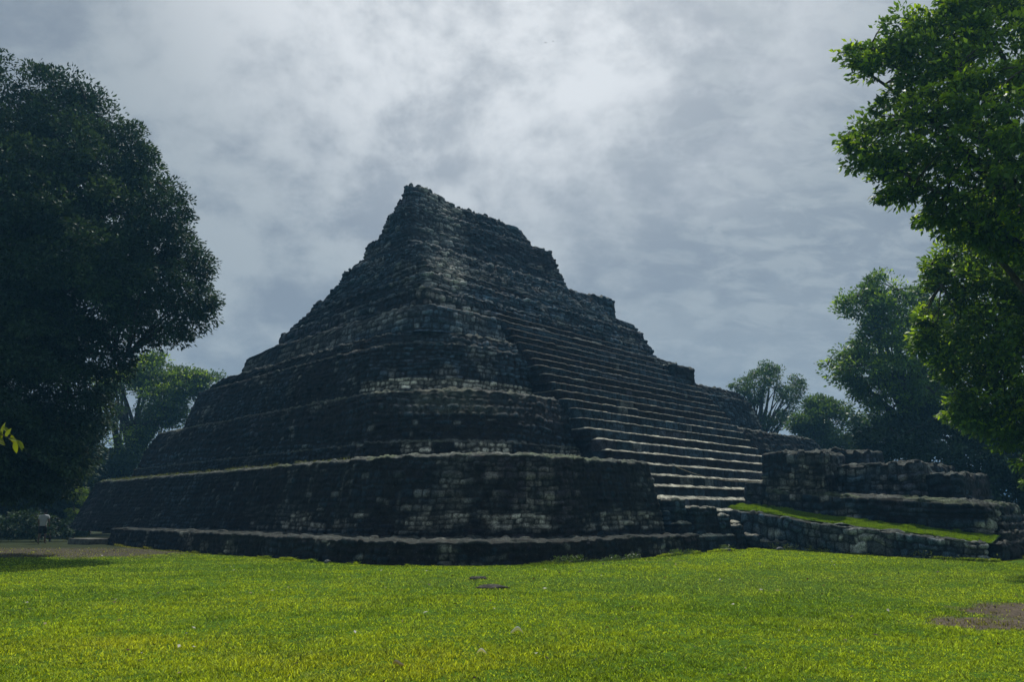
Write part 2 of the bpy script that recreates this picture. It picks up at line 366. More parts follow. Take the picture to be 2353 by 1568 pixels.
# ------------------------------------------------------------------ pyramid
pyr = thing('stepped_pyramid', (*UV(28, 34), 0), 'huge dark stone stepped pyramid with a broad stairway, standing behind the lawn', 'pyramid')
def pale_lip(S, T, P): u, v = uvof(P); return SS(FB(S * 1.1, T * 1.5, 201, 3), 0.6, 0.72) * 0.5
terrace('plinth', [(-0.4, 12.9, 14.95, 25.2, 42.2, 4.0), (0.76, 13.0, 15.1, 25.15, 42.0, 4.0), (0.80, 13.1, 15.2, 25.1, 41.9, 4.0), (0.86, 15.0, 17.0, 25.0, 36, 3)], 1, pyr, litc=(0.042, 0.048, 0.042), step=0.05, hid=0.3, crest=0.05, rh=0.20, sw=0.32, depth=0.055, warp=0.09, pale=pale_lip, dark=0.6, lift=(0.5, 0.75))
def pale1(S, T, P):
    u, v = uvof(P); z = P[..., 2]
    band = SS(z, 0.95, 1.1) * (1 - SS(z, 1.5, 1.7)) * SS(FB(S * 0.9, z * 2, 202, 3), 0.46, 0.6) * (v < 27)
    px_ = P[..., 0] / P[..., 1]
    col = (np.exp(-((px_ + 0.079) / 0.02) ** 2) + 0.7 * np.exp(-((px_ - 0.03) / 0.035) ** 2) * SS(FB(S * 3.5, T * 0.15, 203, 3), 0.45, 0.62)) * SS(z, 1.0, 1.8) * 0.6
    strk = SS(FB(S * 2.8, T * 0.12, 204, 3), 0.6, 0.8) * 0.2
    lft = SS(FB(S * 0.7, T * 0.9, 205, 3), 0.58, 0.7) * 0.22
    return band * 0.5 + col * 0.55 + strk * 0.6 + lft * 0.5
terrace('terrace_wall', [(0.5, 14.35, 16.0, 24.3, 54.5, 4.5), (1.0, 14.4, 16.05, 24.3, 54.0, 4.5), (3.42, 14.95, 16.6, 24.25, 52.0, 4.5), (3.50, 15.15, 16.8, 24.2, 51.8, 4.4), (3.6, 17.6, 19.8, 24.1, 50.5, 3)], 2, pyr, step=0.05, hid=0.5, crest=0.07, rh=0.185, sw=0.27, depth=0.055, warp=0.08, pale=pale1, dark=0.75, lift=(0.46, 0.72), moss=0.3, steps=(0.5, 0.055, 0.05, 0.2))
def pale2(S, T, P):
    z = P[..., 2]; u, v = uvof(P)
    return SS(z, 3.7, 3.8) * (1 - SS(z, 4.05, 4.15)) * SS(FB(S * 1.3, z, 206, 3), 0.45, 0.58) * (v < 24) * 0.8 + SS(FB(S * 0.8, T, 207, 3), 0.62, 0.75) * 0.2
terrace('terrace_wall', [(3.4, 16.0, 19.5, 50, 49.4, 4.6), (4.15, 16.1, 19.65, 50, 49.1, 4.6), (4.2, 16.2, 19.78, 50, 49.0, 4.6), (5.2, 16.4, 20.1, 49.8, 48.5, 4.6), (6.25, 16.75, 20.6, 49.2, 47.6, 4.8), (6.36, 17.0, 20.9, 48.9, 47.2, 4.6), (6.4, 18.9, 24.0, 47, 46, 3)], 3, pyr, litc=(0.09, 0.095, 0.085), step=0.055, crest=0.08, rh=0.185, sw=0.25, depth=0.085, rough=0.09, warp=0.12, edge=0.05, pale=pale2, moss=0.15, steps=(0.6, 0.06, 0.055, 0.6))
def pale3(S, T, P):
    z = P[..., 2]; u, v = uvof(P)
    return SS(z, 6.5, 6.6) * (1 - SS(z, 6.95, 7.0)) * SS(P[..., 0], -6.6, -5.6) * 2.0 * SS(FB(S * 1.3, T, 208, 2), 0.15, 0.3) * (u < 23.6) + SS(FB(S * 0.9, T, 209, 3), 0.62, 0.74) * 0.25
terrace('terrace_wall', [(6.3, 17.2, 22.3, 45.6, 45.0, 4.4), (7.05, 17.3, 22.4, 45.4, 44.8, 4.4), (8.55, 17.65, 22.8, 45, 44.3, 4.2), (8.62, 17.85, 22.95, 44.9, 43.8, 4.2), (9.14, 18.0, 23.2, 44.2, 42.0, 4.2), (9.2, 18.3, 23.5, 44, 41.5, 4.2), (9.3, 20.5, 26, 41, 39, 3)], 4, pyr, litc=(0.06, 0.065, 0.06), step=0.058, crest=0.10, rh=0.19, sw=0.26, depth=0.09, rough=0.10, warp=0.12, edge=0.05, pale=pale3, moss=0.1)
def pale4(S, T, P):
    return SS(FB(S * 0.5, T * 0.8, 210, 3), 0.35, 0.6) * 0.22
terrace('terrace_wall', [(9.15, 18.65, 23.9, 39.0, 41.2, 1.6), (10.2, 18.85, 24.2, 38.8, 40.9, 1.6), (10.48, 18.95, 24.3, 38.6, 38.9, 1.6), (10.55, 19.15, 24.5, 38.5, 38.5, 1.6), (10.65, 21.5, 27, 38, 38, 1.2)], 5, pyr, litc=(0.05, 0.06, 0.06), step=0.06, crest=0.08, rh=0.22, sw=0.34, depth=0.06, rough=0.05, warp=0.08, pale=pale4)
def pcorner(S, T, P):
    q = P[..., 0] / P[..., 1]
    return np.exp(-((q + 0.100) / 0.028) ** 2) * 0.26 + SS(FB(S * 0.8, T, 211, 3), 0.60, 0.75) * 0.22 + np.exp(-((q + 0.085) / 0.022) ** 2) * np.exp(-((P[..., 2] - 12.9) / 0.6) ** 2) * 1.1 + np.exp(-((q + 0.058) / 0.02) ** 2) * np.exp(-((P[..., 2] - 10.4) / 0.4) ** 2) * 0.8
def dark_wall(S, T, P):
    u, v = uvof(P); return 0.55 * SS(u, 24.5, 25.5) * (1 - SS(u, 31.5, 32.5)) * SS(P[..., 2], 14.9, 15.2) * (1 - SS(P[..., 2], 17.2, 17.6))  # middle of the upper temple front coloured darker
def pledge(S, T, P):
    u, v = uvof(P); return pcorner(S, T, P) + (P[..., 2] < 14.85) * (P[..., 2] > 14.5) * SS(u, 24.5, 25) * 1.3
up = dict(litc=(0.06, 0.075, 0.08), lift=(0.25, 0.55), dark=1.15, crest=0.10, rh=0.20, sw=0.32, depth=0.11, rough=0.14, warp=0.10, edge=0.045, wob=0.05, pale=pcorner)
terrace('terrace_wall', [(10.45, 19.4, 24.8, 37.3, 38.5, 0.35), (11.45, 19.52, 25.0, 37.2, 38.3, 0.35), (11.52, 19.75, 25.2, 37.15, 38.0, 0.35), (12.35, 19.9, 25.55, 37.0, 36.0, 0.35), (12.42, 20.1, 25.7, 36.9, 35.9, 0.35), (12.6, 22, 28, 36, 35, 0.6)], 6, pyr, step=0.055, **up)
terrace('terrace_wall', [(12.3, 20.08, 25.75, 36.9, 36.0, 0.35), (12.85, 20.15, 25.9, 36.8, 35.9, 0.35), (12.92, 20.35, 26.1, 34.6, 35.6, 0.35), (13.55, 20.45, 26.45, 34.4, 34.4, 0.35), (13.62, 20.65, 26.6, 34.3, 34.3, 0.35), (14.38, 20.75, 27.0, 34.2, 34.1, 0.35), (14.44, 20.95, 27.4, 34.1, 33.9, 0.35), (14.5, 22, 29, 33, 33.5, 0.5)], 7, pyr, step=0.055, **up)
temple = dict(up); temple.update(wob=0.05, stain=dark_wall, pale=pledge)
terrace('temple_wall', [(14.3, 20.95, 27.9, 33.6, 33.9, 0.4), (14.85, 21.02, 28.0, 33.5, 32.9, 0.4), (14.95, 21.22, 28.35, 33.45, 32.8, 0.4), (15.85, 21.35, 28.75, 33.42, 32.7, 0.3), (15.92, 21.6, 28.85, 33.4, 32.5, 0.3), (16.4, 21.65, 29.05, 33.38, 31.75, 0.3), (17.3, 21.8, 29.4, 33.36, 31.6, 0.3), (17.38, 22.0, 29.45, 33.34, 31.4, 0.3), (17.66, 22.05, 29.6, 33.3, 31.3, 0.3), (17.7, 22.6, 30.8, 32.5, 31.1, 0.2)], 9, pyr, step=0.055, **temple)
def roof_line(P):       # the crest is highest at the near corner and sinks along the front
    u, v = uvof(P); z = P[..., 2]; P = P.copy(); f = np.clip((z - 17.5) / 1.55, 0, 1)
    P[..., 2] = z + f * np.interp(u, [22.4, 23.5, 24.3, 25.2, 25.8, 29, 31.6], ROOFZ); return P
ROOFZ = [0.05, 0.22, 0.12, -0.12, -0.20, -0.05, -0.15]
terrace('temple_roof', [(17.5, 22.02, 29.72, 31.8, 31.2, 0.35), (18.1, 22.1, 29.85, 31.7, 31.1, 0.35), (18.18, 22.3, 30.0, 31.65, 31.1, 0.35), (18.9, 22.4, 30.3, 31.5, 31.05, 0.3), (19.05, 22.7, 30.5, 31.3, 30.95, 0.2), (19.07, 22.9, 30.65, 31.0, 30.8, 0.05)], 10, pyr, step=0.055, **{**temple, 'wob': 0.06, 'crest': 0.10, 'warpf': roof_line})
def block(name, uL, vR, uM, vM, z0, z1, seed, parent, r=0.15, bat=0.05, **kw):
    cu = min(uM - uL, vM - vR) * 0.48
    return terrace(name, [(z0, uL, vR, uM, vM, r), (z1 - 0.05, uL + bat, vR + bat, uM - bat, vM, r), (z1, uL + bat + 0.06, vR + bat + 0.06, uM - bat - .06, vM - .06, r * 0.8),
                          (z1 + 0.02, uL + cu, vR + cu, uM - cu, vM - cu, 0.02)], seed, parent, **kw)
pk = dict(step=0.08, hid=0.2, crest=0.15, rh=0.25, sw=0.36, depth=0.09, rough=0.10, warp=0.10, edge=0.05)
block('pier', 33.9, 26.9, 36.2, 28.6, 12.4, 14.6, 20, pyr, **pk)
block('pier', 36.2, 23.0, 38.6, 24.6, 9.0, 10.0, 21, pyr, **pk)

# broad stairway: every step a mesh of its own
stair = bpy.data.objects.new('staircase', None); COL.objects.link(stair); stair.parent = pyr; ORG[stair.name] = ORG[pyr.name]
nst = 33; z = 0.24; i = 0
while z < 14.3:
    rz = (0.47 if z < 5.5 else 0.41) + 0.015 * math.sin(i * 2.1)
    v = 16.3 + (z + rz - 2.0) * 0.93
    uL = 24.32 if z < 3.2 else 23.55 + 0.08 * math.sin(i * 1.9)
    uR = np.interp(z, [0, 2, 8.5, 9.5, 13.4, 14.5], [37.5, 37.5, 38.6, 36.2, 34.6, 33.4])
    if z < 1.0: uR = 29.0
    sl = float(np.interp(z, [0.5, 4, 6, 9], [0.17, 0.14, 0.05, 0.02]))
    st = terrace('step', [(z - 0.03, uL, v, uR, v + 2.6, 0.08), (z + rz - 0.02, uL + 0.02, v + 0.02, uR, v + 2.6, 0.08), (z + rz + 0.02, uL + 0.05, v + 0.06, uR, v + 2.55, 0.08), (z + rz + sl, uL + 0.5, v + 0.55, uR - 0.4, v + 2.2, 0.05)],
            100 + i, stair, step=0.035, hid=0.6, crest=0.02, rh=0.42, sw=0.5, depth=0.018, rough=0.025, tk=0.12, warp=0.015, steps=(0.8, 0.12, 0.07, 0.8), wob=0.01, litc=tuple(np.array([0.42, 0.41, 0.33]) * float(np.interp(z, [2, 4.5, 7, 10], [1, 0.9, 0.36, 0.16]))), dark=0.7)  # litc paints sunlight onto the treads, weaker up the stair
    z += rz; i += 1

# right wing of the base terrace, behind the small platform
terrace('terrace_wall', [(0.0, 36.0, 17.0, 52, 40, 1.0), (3.42, 36.3, 17.6, 51.5, 39, 1.0), (3.5, 36.5, 17.8, 51.3, 38.8, 1.0), (3.6, 38, 20, 49, 37, 1)], 30, pyr, step=0.12, crest=0.1, rh=0.24, sw=0.4, depth=0.08, steps=(1, .15, .15, 1))

# low stepped wall that comes down from the stairway to the lawn
ruin = thing('stepped_wall', (*UV(27.3, 15.6), 0), 'crumbling low stone wall stepping down to the lawn between the pyramid stairway and the grassy ramp', 'stone wall')
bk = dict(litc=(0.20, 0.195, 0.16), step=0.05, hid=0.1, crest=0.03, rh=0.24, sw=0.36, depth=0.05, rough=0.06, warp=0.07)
for q, (a, b, zt, vf, vb) in enumerate([(29.2, 31.0, 0.26, 13.1, 14.8), (24.35, 25.35, 2.08, 15.75, 17.2), (25.15, 27.0, 1.78, 15.35, 17.0), (26.8, 27.7, 1.50, 15.2, 16.8), (27.55, 28.35, 1.12, 15.0, 16.6), (28.2, 29.05, 0.74, 14.6, 16.2), (28.6, 29.9, 0.50, 13.6, 15.3)]):
    block('block', a, vf, b, vb, -0.2, zt, 40 + q, ruin, **bk)

# ramp wall, grass strip and platform to the right
def lin_top(z0, zt, tab_v, tab_z):
    def w(P):
        u, v = uvof(P); f = np.interp(v, tab_v, tab_z) / zt
        z = P[..., 2]; P = P.copy(); P[..., 2] = np.where(z > z0, z0 + (z - z0) * (f * zt - z0) / (zt - z0), z)
        return P
    return w
rk = dict(litc=(0.06, 0.066, 0.055), dark=0.9, lift=(0.30, 0.62), hid=0.3, crest=0.05, rh=0.24, sw=0.34, depth=0.07, rough=0.07, warp=0.11, edge=0.035)
def pale_e(S, T, P): return SS(FB(S * 0.7, T * 1.4, 301, 3), 0.5, 0.66) * 0.30
rampw = terrace('ramp_wall', [(-0.3, 28.95, 6.85, 29.55, 16.9, 0.15), (0.97, 29.0, 6.9, 29.5, 16.9, 0.15), (1.0, 29.05, 6.95, 29.45, 16.85, 0.1), (1.01, 29.2, 7.1, 29.3, 16.8, 0.02)], 50, None, step=0.045,
        warpf=lin_top(-0.3, 1.0, [6.9, 8.3, 10.5, 12.9, 14.5, 16.9], [0.62, 0.78, 1.01, 1.26, 1.52, 1.80]), loc=(*UV(29.2, 11), 0), pale=pale_e, **{**rk, 'rh': 0.27, 'sw': 0.26, 'dark': 1.1, 'warp': 0.16, 'lift': (0.3, 0.65)})
tag(rampw, 'long low rubble stone wall sloping down beside the lawn, below the grass strip', 'stone wall')
VG = np.linspace(6.75, 16.6, 160); UG = np.linspace(29.35, 30.75, 14)
vv, uu = np.meshgrid(VG, UG); zz = np.interp(vv, [6.9, 8.3, 10.5, 12.9, 14.5, 16.9], [0.60, 0.77, 1.02, 1.30, 1.56, 1.83]) + (uu - 29.4) * 0.16 + 0.03 * (FB(uu * 2, vv * 2, 12, 3) - 0.5)
xs, ys = UV(uu, vv); ii = np.arange(vv.size).reshape(vv.shape)
Fq = np.stack([ii[:-1, :-1].ravel(), ii[1:, :-1].ravel(), ii[1:, 1:].ravel(), ii[:-1, 1:].ravel()], 1)
strip = mesh('grass_ramp', np.stack([xs, ys, zz], -1).reshape(-1, 3), Fq, mg, col=np.tile(np.array([0.06, 0.11, 0.012]), (vv.size, 1)), smooth=True); tag(strip, kind='structure')

plat = thing('stone_platform', (*UV(33, 11.5), 0), 'ruined stone platform with broken stepped tops, right of the pyramid stairway', 'stone platform')
def pale_c(S, T, P): return SS(FB(S * 0.8, T * 1.2, 302, 3), 0.52, 0.68) * 0.28
terrace('retaining_wall', [(-0.3, 30.55, 7.05, 36, 16.3, 0.15), (2.0, 30.65, 7.1, 36, 16.3, 0.15), (2.12, 30.75, 7.2, 35.9, 16.3, 0.1), (2.2, 32.0, 8.0, 35, 16, 0.1)], 51, plat, step=0.05,
        warpf=lin_top(0.2, 2.12, [6, 7.1, 9, 10.9, 12.9, 16], [1.86, 1.90, 2.05, 2.20, 2.34, 2.6]), pale=pale_c, moss=0.3, **{**rk, 'dark': 1.35})
block('block', 30.62, 15.2, 33, 16.25, 1.0, 2.86, 52, plat, step=0.05, **{**rk, 'crest': 0.05})
block('block', 30.75, 12.75, 33.5, 15.45, 2.0, 4.1, 53, plat, step=0.055, pale=pale_c, **{**rk, 'crest': 0.13, 'rh': 0.24})
block('block', 32.3, 9.5, 37.5, 13.2, 2.0, 3.55, 54, plat, step=0.055, r=0.5, pale=pale_c, **{**rk, 'crest': 0.2, 'rh': 0.24})
block('block', 32.9, 8.3, 37.5, 9.7, 1.8, 3.1, 55, plat, step=0.06, r=0.4, **{**rk, 'crest': 0.15})
block('block', 34.2, 12.6, 38, 15.0, 3.0, 4.35, 56, plat, step=0.07, r=0.4, **{**rk, 'crest': 0.25})
# front steps of the platform, seen edge on
front = thing('front_steps', (*UV(33, 6.5), 0), 'short flight of dark stone steps at the right edge, in front of the ruined platform', 'stone steps')
for q, (a_, b_, z_) in enumerate([(29.62, 6.5, 0.60), (30.9, 6.62, 0.92), (31.6, 6.8, 1.2), (32.5, 6.95, 1.46)]):
    block('step', a_, b_, 38, 7.2, -0.2, z_, 60 + q, front, step=0.05, **{**rk, 'hid': 0.3, 'dark': 0.5, 'litc': (0.08, 0.08, 0.07)})

# round loose stone on the wall, slab at far left, rope, flat stones in the lawn
def rock(name, c, r, seed, colr, label, cat, flat=1.0, group=None):
    n, m = 22, 14; th = np.linspace(0, 2 * np.pi, n, endpoint=False); ph = np.linspace(0.02, np.pi - 0.02, m)
    tt, pp = np.meshgrid(th, ph); x = np.cos(tt) * np.sin(pp); y = np.sin(tt) * np.sin(pp); z = np.cos(pp)
    k_ = 1 + 0.35 * (FB(x * 1.6 + 5, y * 1.6 + z * 2.1 + 7, seed, 3) - 0.5) * 2
    V = np.stack([x * r[0] * k_, y * r[1] * k_, z * r[2] * k_ * flat], -1).reshape(-1, 3) + np.array(c)
    ix = np.arange(n * m).reshape(m, n); F = np.stack([ix[:-1].ravel(), np.roll(ix, -1, 1)[:-1].ravel(), np.roll(ix, -1, 1)[1:].ravel(), ix[1:].ravel()], 1)[:, ::-1]
    cl = np.array(colr) * (0.7 + 0.6 * N2(V[:, 0] * 20, V[:, 1] * 20 + V[:, 2] * 9, 4))[:, None]
    o = mesh(name, V, F, M_STONE, None, col=cl, smooth=True, loc=tuple(c)); return tag(o, label, cat, group)
c = atY(1641, 1161, 32.2); rock('loose_stone', c, (0.14, 0.14, 0.12), 3, (0.42, 0.33, 0.29), 'small round pinkish stone lying on the top end of the low sloping wall', 'stone')
for q, (x, y, rx, ry, lab) in enumerate([(1133, 1353, 0.34, 0.11, 'larger dark flat stone sunk in the middle of the lawn'), (1098, 1337, 0.24, 0.08, 'smaller dark flat stone just behind the larger one in the lawn')]):
    c = atZ(x, y, 0.04); rock('flat_stone', (c[0], c[1], float(gz(c[0], c[1])) + 0.005), (rx, ry * 1.6, 0.06), 60 + q, (0.045, 0.04, 0.035), lab, 'stone')
for q, (u_, v_, r0, lab) in enumerate([(25.9, 14.55, 0.13, 'grey fallen stone in the weeds at the right end of the pyramid plinth'), (28.2, 13.6, 0.16, 'larger fallen stone in the grass where the stepped wall meets the sloping wall'), (13.0, 20.6, 0.10, 'small fallen stone at the foot of the plinth, left of its rounded corner')]):
    x_, y_ = UV(u_, v_) if q < 2 else UV(u_ - 0.35, v_); rock('fallen_stone', (x_, y_, float(gz(x_, y_)) + 0.04), (r0, r0 * 0.8, r0 * 0.6), 90 + q, (0.09, 0.10, 0.10), lab, 'stone')
sl = thing('stone_slab', (-21.9, 39.1, 0), 'low flat stone slab on the ground between the person and the pyramid', 'stone slab')
P0 = np.array([[-20.6, 38.6], [-19.0, 37.6], [-18.4, 38.6], [-20.0, 39.6]]) + np.array([-2.3, 0.9])
Vs = [(x, y, zz_) for zz_ in (0.0, 0.24) for x, y in P0] + [(x * 0.98 - 0.436, y * 0.99 + 0.395, 0.28) for x, y in P0]
mesh('slab', Vs, [[0, 1, 5, 4], [1, 2, 6, 5], [2, 3, 7, 6], [3, 0, 4, 7], [4, 5, 9, 8], [5, 6, 10, 9], [6, 7, 11, 10], [7, 4, 8, 11], [8, 9, 10, 11]], simple_mat('slab_stone', (0.16, 0.16, 0.14), 0.9, (0.07, 0.07, 0.06), 5.0, 0.6), sl)

def tube(pts, rad, n=6):
    pts = np.asarray(pts, float); m = len(pts); rad = np.broadcast_to(np.asarray(rad, float), (m,))
    d = np.gradient(pts, axis=0); d /= np.linalg.norm(d, axis=1, keepdims=True) + 1e-9
    ref = np.where(np.abs(d[:, 2:3]) > 0.9, np.array([[1., 0, 0]]), np.array([[0, 0, 1.]])); a = np.cross(d, ref); a /= np.linalg.norm(a, axis=1, keepdims=True) + 1e-9; b = np.cross(d, a)
    th = np.linspace(0, 2 * np.pi, n, endpoint=False)
    V = pts[:, None] + rad[:, None, None] * (a[:, None] * np.cos(th)[None, :, None] + b[:, None] * np.sin(th)[None, :, None])
    ix = np.arange(m * n).reshape(m, n); r_ = np.roll(ix, -1, 1)
    F = np.stack([ix[:-1].ravel(), r_[:-1].ravel(), r_[1:].ravel(), ix[1:].ravel()], 1)
    return V.reshape(-1, 3), F
class Acc:
    def __init__(s): s.V = []; s.F = []; s.n = 0
    def add(s, V, F): s.V.append(V); s.F.append(F + s.n); s.n += len(V)
    def get(s): return np.concatenate(s.V), np.concatenate(s.F)
tt = np.linspace(0, 1, 24)
x0, y0 = UV(24.6, 15.9); x1, y1 = UV(33.2, 15.2)
rp = np.stack([x0 + (x1 - x0) * tt, y0 + (y1 - y0) * tt, 3.35 + (3.15 - 3.35) * tt - 0.5 * 4 * tt * (1 - tt) * (0.6 + 0.4 * (1 - tt))], -1)
V, F = tube(rp, 0.013, 5); tag(mesh('rope', V, F, simple_mat('rope_fibre', (0.33, 0.27, 0.20)), loc=tuple(rp[0])), 'thin sagging rope strung across the lowest steps of the pyramid stairway', 'rope')

# ------------------------------------------------------------------ grass
def blades(x, y, z, h, w, col, seed, lean=0.6):
    r = np.random.default_rng(seed); n = len(x)
    a = r.uniform(0, 2 * np.pi, n); la = r.uniform(0, 2 * np.pi, n); le = h * lean * r.uniform(0.1, 1.0, n)
    b = np.stack([x, y, z - 0.01], -1); dx = np.stack([np.cos(a) * w, np.sin(a) * w, a * 0], -1)
    mid = b + np.stack([np.cos(la) * le * 0.35, np.sin(la) * le * 0.35, h * 0.6], -1)
    tip = b + np.stack([np.cos(la) * le, np.sin(la) * le, h * r.uniform(0.75, 1.0, n)], -1)
    V = np.stack([b - dx, b + dx, mid + dx * 0.7, mid - dx * 0.7, tip], 1).reshape(-1, 3)
    i0 = np.arange(n) * 5
    F = np.concatenate([np.stack([i0, i0 + 1, i0 + 2, i0 + 3], 1), np.stack([i0 + 3, i0 + 2, i0 + 4, i0 + 4], 1)])
    return V, F, np.repeat(col, 5, 0)
def mesh_blades(name, V, F, colr, label):
    # tip triangle stored as its own faces
    n = len(V) // 5; i0 = np.arange(n) * 5
    me = bpy.data.meshes.new(name); me.vertices.add(len(V)); me.vertices.foreach_set('co', V.astype(np.float32).ravel())
    li = np.stack([i0, i0 + 1, i0 + 2, i0 + 3, i0 + 3, i0 + 2, i0 + 4], 1).astype(np.int32).ravel()
    me.loops.add(len(li)); me.loops.foreach_set('vertex_index', li)
    ls = (np.stack([i0 * 0, i0 * 0 + 4], 1) + (np.arange(n) * 7)[:, None]).astype(np.int32).ravel()
    me.polygons.add(2 * n); me.polygons.foreach_set('loop_start', ls); me.update(calc_edges=True)
    at = me.color_attributes.new('Col', 'FLOAT_COLOR', 'POINT'); c4 = np.ones((len(V), 4), np.float32); c4[:, :3] = colr; at.data.foreach_set('color', c4.ravel())
    me.materials.append(M_GRASS); o = bpy.data.objects.new(name, me); COL.objects.link(o); tag(o, label, 'grass', kind='stuff'); return o
def lawn_points(n, y0, y1, power, seed):
    r = np.random.default_rng(seed); q = r.uniform(0, 1, n)
    e = 2 - power
    Yv = (y0 ** e + q * (y1 ** e - y0 ** e)) ** (1 / e) if abs(e) > 1e-3 else y0 * (y1 / y0) ** q
    Xv = r.uniform(-1, 1, n) * (0.76 * Yv + 1.0)
    return Xv, Yv
def front_limit(x, y):
    """True where open lawn (not under masonry)"""
    u = (x + y) * S2; v = (-x + y) * S2
    inp = (u > 12.75 + 0 * v) & (v > 14.8) & ~((u < 16.9) & (v < 18.9) & ((u - 16.9) ** 2 + (v - 18.9) ** 2 > 4.15 ** 2))
    wing = (u > 28.8) & (v > 5.0)
    return ~(inp | wing)
gx_, gy_ = lawn_points(950000, 6.2, 40, 1.75, 5)
r_ = RNG.uniform(0, 1, len(gx_)); pm = patch(gx_, gy_)
clump = FB(gx_ * 9, gy_ * 9, 46, 2); keep = front_limit(gx_, gy_) & ((gy_ < 35) | (gx_ > 0)) & (r_ > pm * 0.86) & ((gx_ > -30)) & (RNG.uniform(0, 1, len(gx_)) < 0.35 + 0.9 * SS(clump, 0.3, 0.6))
gx_, gy_ = gx_[keep], gy_[keep]; r_ = RNG.uniform(0, 1, len(gx_)); yl = yellow(gx_, gy_)
tall = SS(FB(gx_ * 1.3, gy_ * 1.3, 44, 3), 0.5, 0.75)
hh = (0.018 + 0.03 * SS(clump[keep], 0.45, 0.7) * RNG.uniform(0, 1, len(gx_)) + 0.022 * RNG.uniform(0, 1, len(gx_)) + 0.02 * tall + 0.035 * yl * RNG.uniform(0, 1, len(gx_)))
V, F, cl = blades(gx_, gy_, gz(gx_, gy_), hh, (0.0030 + 0.00030 * gy_) * (0.8 + 0.5 * r_), shade_grass(gx_, gy_, RNG.uniform(0, 1, len(gx_))), 9, 1.3)
mesh_blades('lawn_grass', V, F, cl, 'short bright green mown grass covering the whole foreground')
# grass on the ramp strip
n = 60000; v_ = RNG.uniform(6.8, 16.4, n); u_ = RNG.uniform(29.42, 30.6, n); x_, y_ = UV(u_, v_)
z_ = np.interp(v_, [6.9, 8.3, 10.5, 12.9, 14.5, 16.9], [0.60, 0.77, 1.02, 1.30, 1.56, 1.83]) + (u_ - 29.4) * 0.16
V, F, cl = blades(x_, y_, z_, RNG.uniform(0.02, 0.06, n) + 0.08 * SS(FB(v_ * 3, u_ * 3, 15, 3), 0.5, 0.75), np.full(n, 0.009), np.array([0.17, 0.28, 0.015]) * RNG.uniform(0.5, 1.5, (n, 1)), 10, 1.0)
mesh_blades('ramp_grass', V, F, cl, 'narrow strip of bright grass between the low sloping wall and the ruined platform')
# longer ragged grass against the feet of the walls
def foot(pts, n, off, hmax, seed, label):
    r = np.random.default_rng(seed); pts = np.array(pts); seg = np.linalg.norm(np.diff(pts, axis=0), axis=1); cs = np.concatenate([[0], np.cumsum(seg)]); t_ = r.uniform(0, cs[-1], n)
    x = np.interp(t_, cs, pts[:, 0]); y = np.interp(t_, cs, pts[:, 1]); o = r.uniform(0, 1, n) ** 1.5 * off; x = x - 0.0 * o; y = y - o
    h = hmax * (0.25 + 0.9 * SS(FB(t_ * 1.7, t_ * 0, seed, 4), 0.4, 0.7)) * r.uniform(0.4, 1, n)
    V, F, cl = blades(x, y, gz(x, y), h, np.full(n, 0.010), shade_grass(x, y, r.uniform(0, 1, n)) * r.uniform(0.5, 1.0, (n, 1)), seed, 0.8); mesh_blades('wall_foot_grass', V, F, cl, label)
arc = [UV(16.9 - 4.1 * math.cos(a), 18.95 - 4.1 * math.sin(a)) for a in np.linspace(0, math.pi / 2, 12)]
foot([UV(12.8, 40), UV(12.8, 30), UV(12.8, 22)] + arc + [UV(20, 14.85), UV(25.4, 14.85), UV(28.4, 14.4)], 26000, 0.35, 0.13, 61, 'longer ragged grass along the foot of the pyramid plinth')
foot([UV(28.9, 14.2), UV(28.85, 10), UV(28.8, 6.7), UV(31, 6.3), UV(36, 6.3)], 11000, 0.25, 0.14, 62, 'longer ragged grass along the foot of the low sloping wall')
# grass tufts on the ledge of the first terrace
n = 3500; s_ = RNG.uniform(24, 51.5, n); d_ = RNG.uniform(0, 0.7, n) ** 1.4; keep = FB(s_ * 2.2, d_ * 0, 55, 4) + 0.10 * SS(s_, 28, 40) > 0.54
s_, d_ = s_[keep], d_[keep]; x_, y_ = UV(15.08 + d_, s_)
V, F, cl = blades(x_, y_, np.full(len(x_), 3.50) + 0.05 * d_, RNG.uniform(0.04, 0.16, len(x_)) * (0.6 + 0.8 * FB(s_ * 2, s_ * 0, 3, 2)), np.full(len(x_), 0.012), np.array([0.12, 0.14, 0.07]) * RNG.uniform(0.4, 1.3, (len(x_), 1)), 11, 0.9)
mesh_blades('ledge_grass', V, F, cl, 'dry grass and weeds growing along the edge of the lowest terrace')

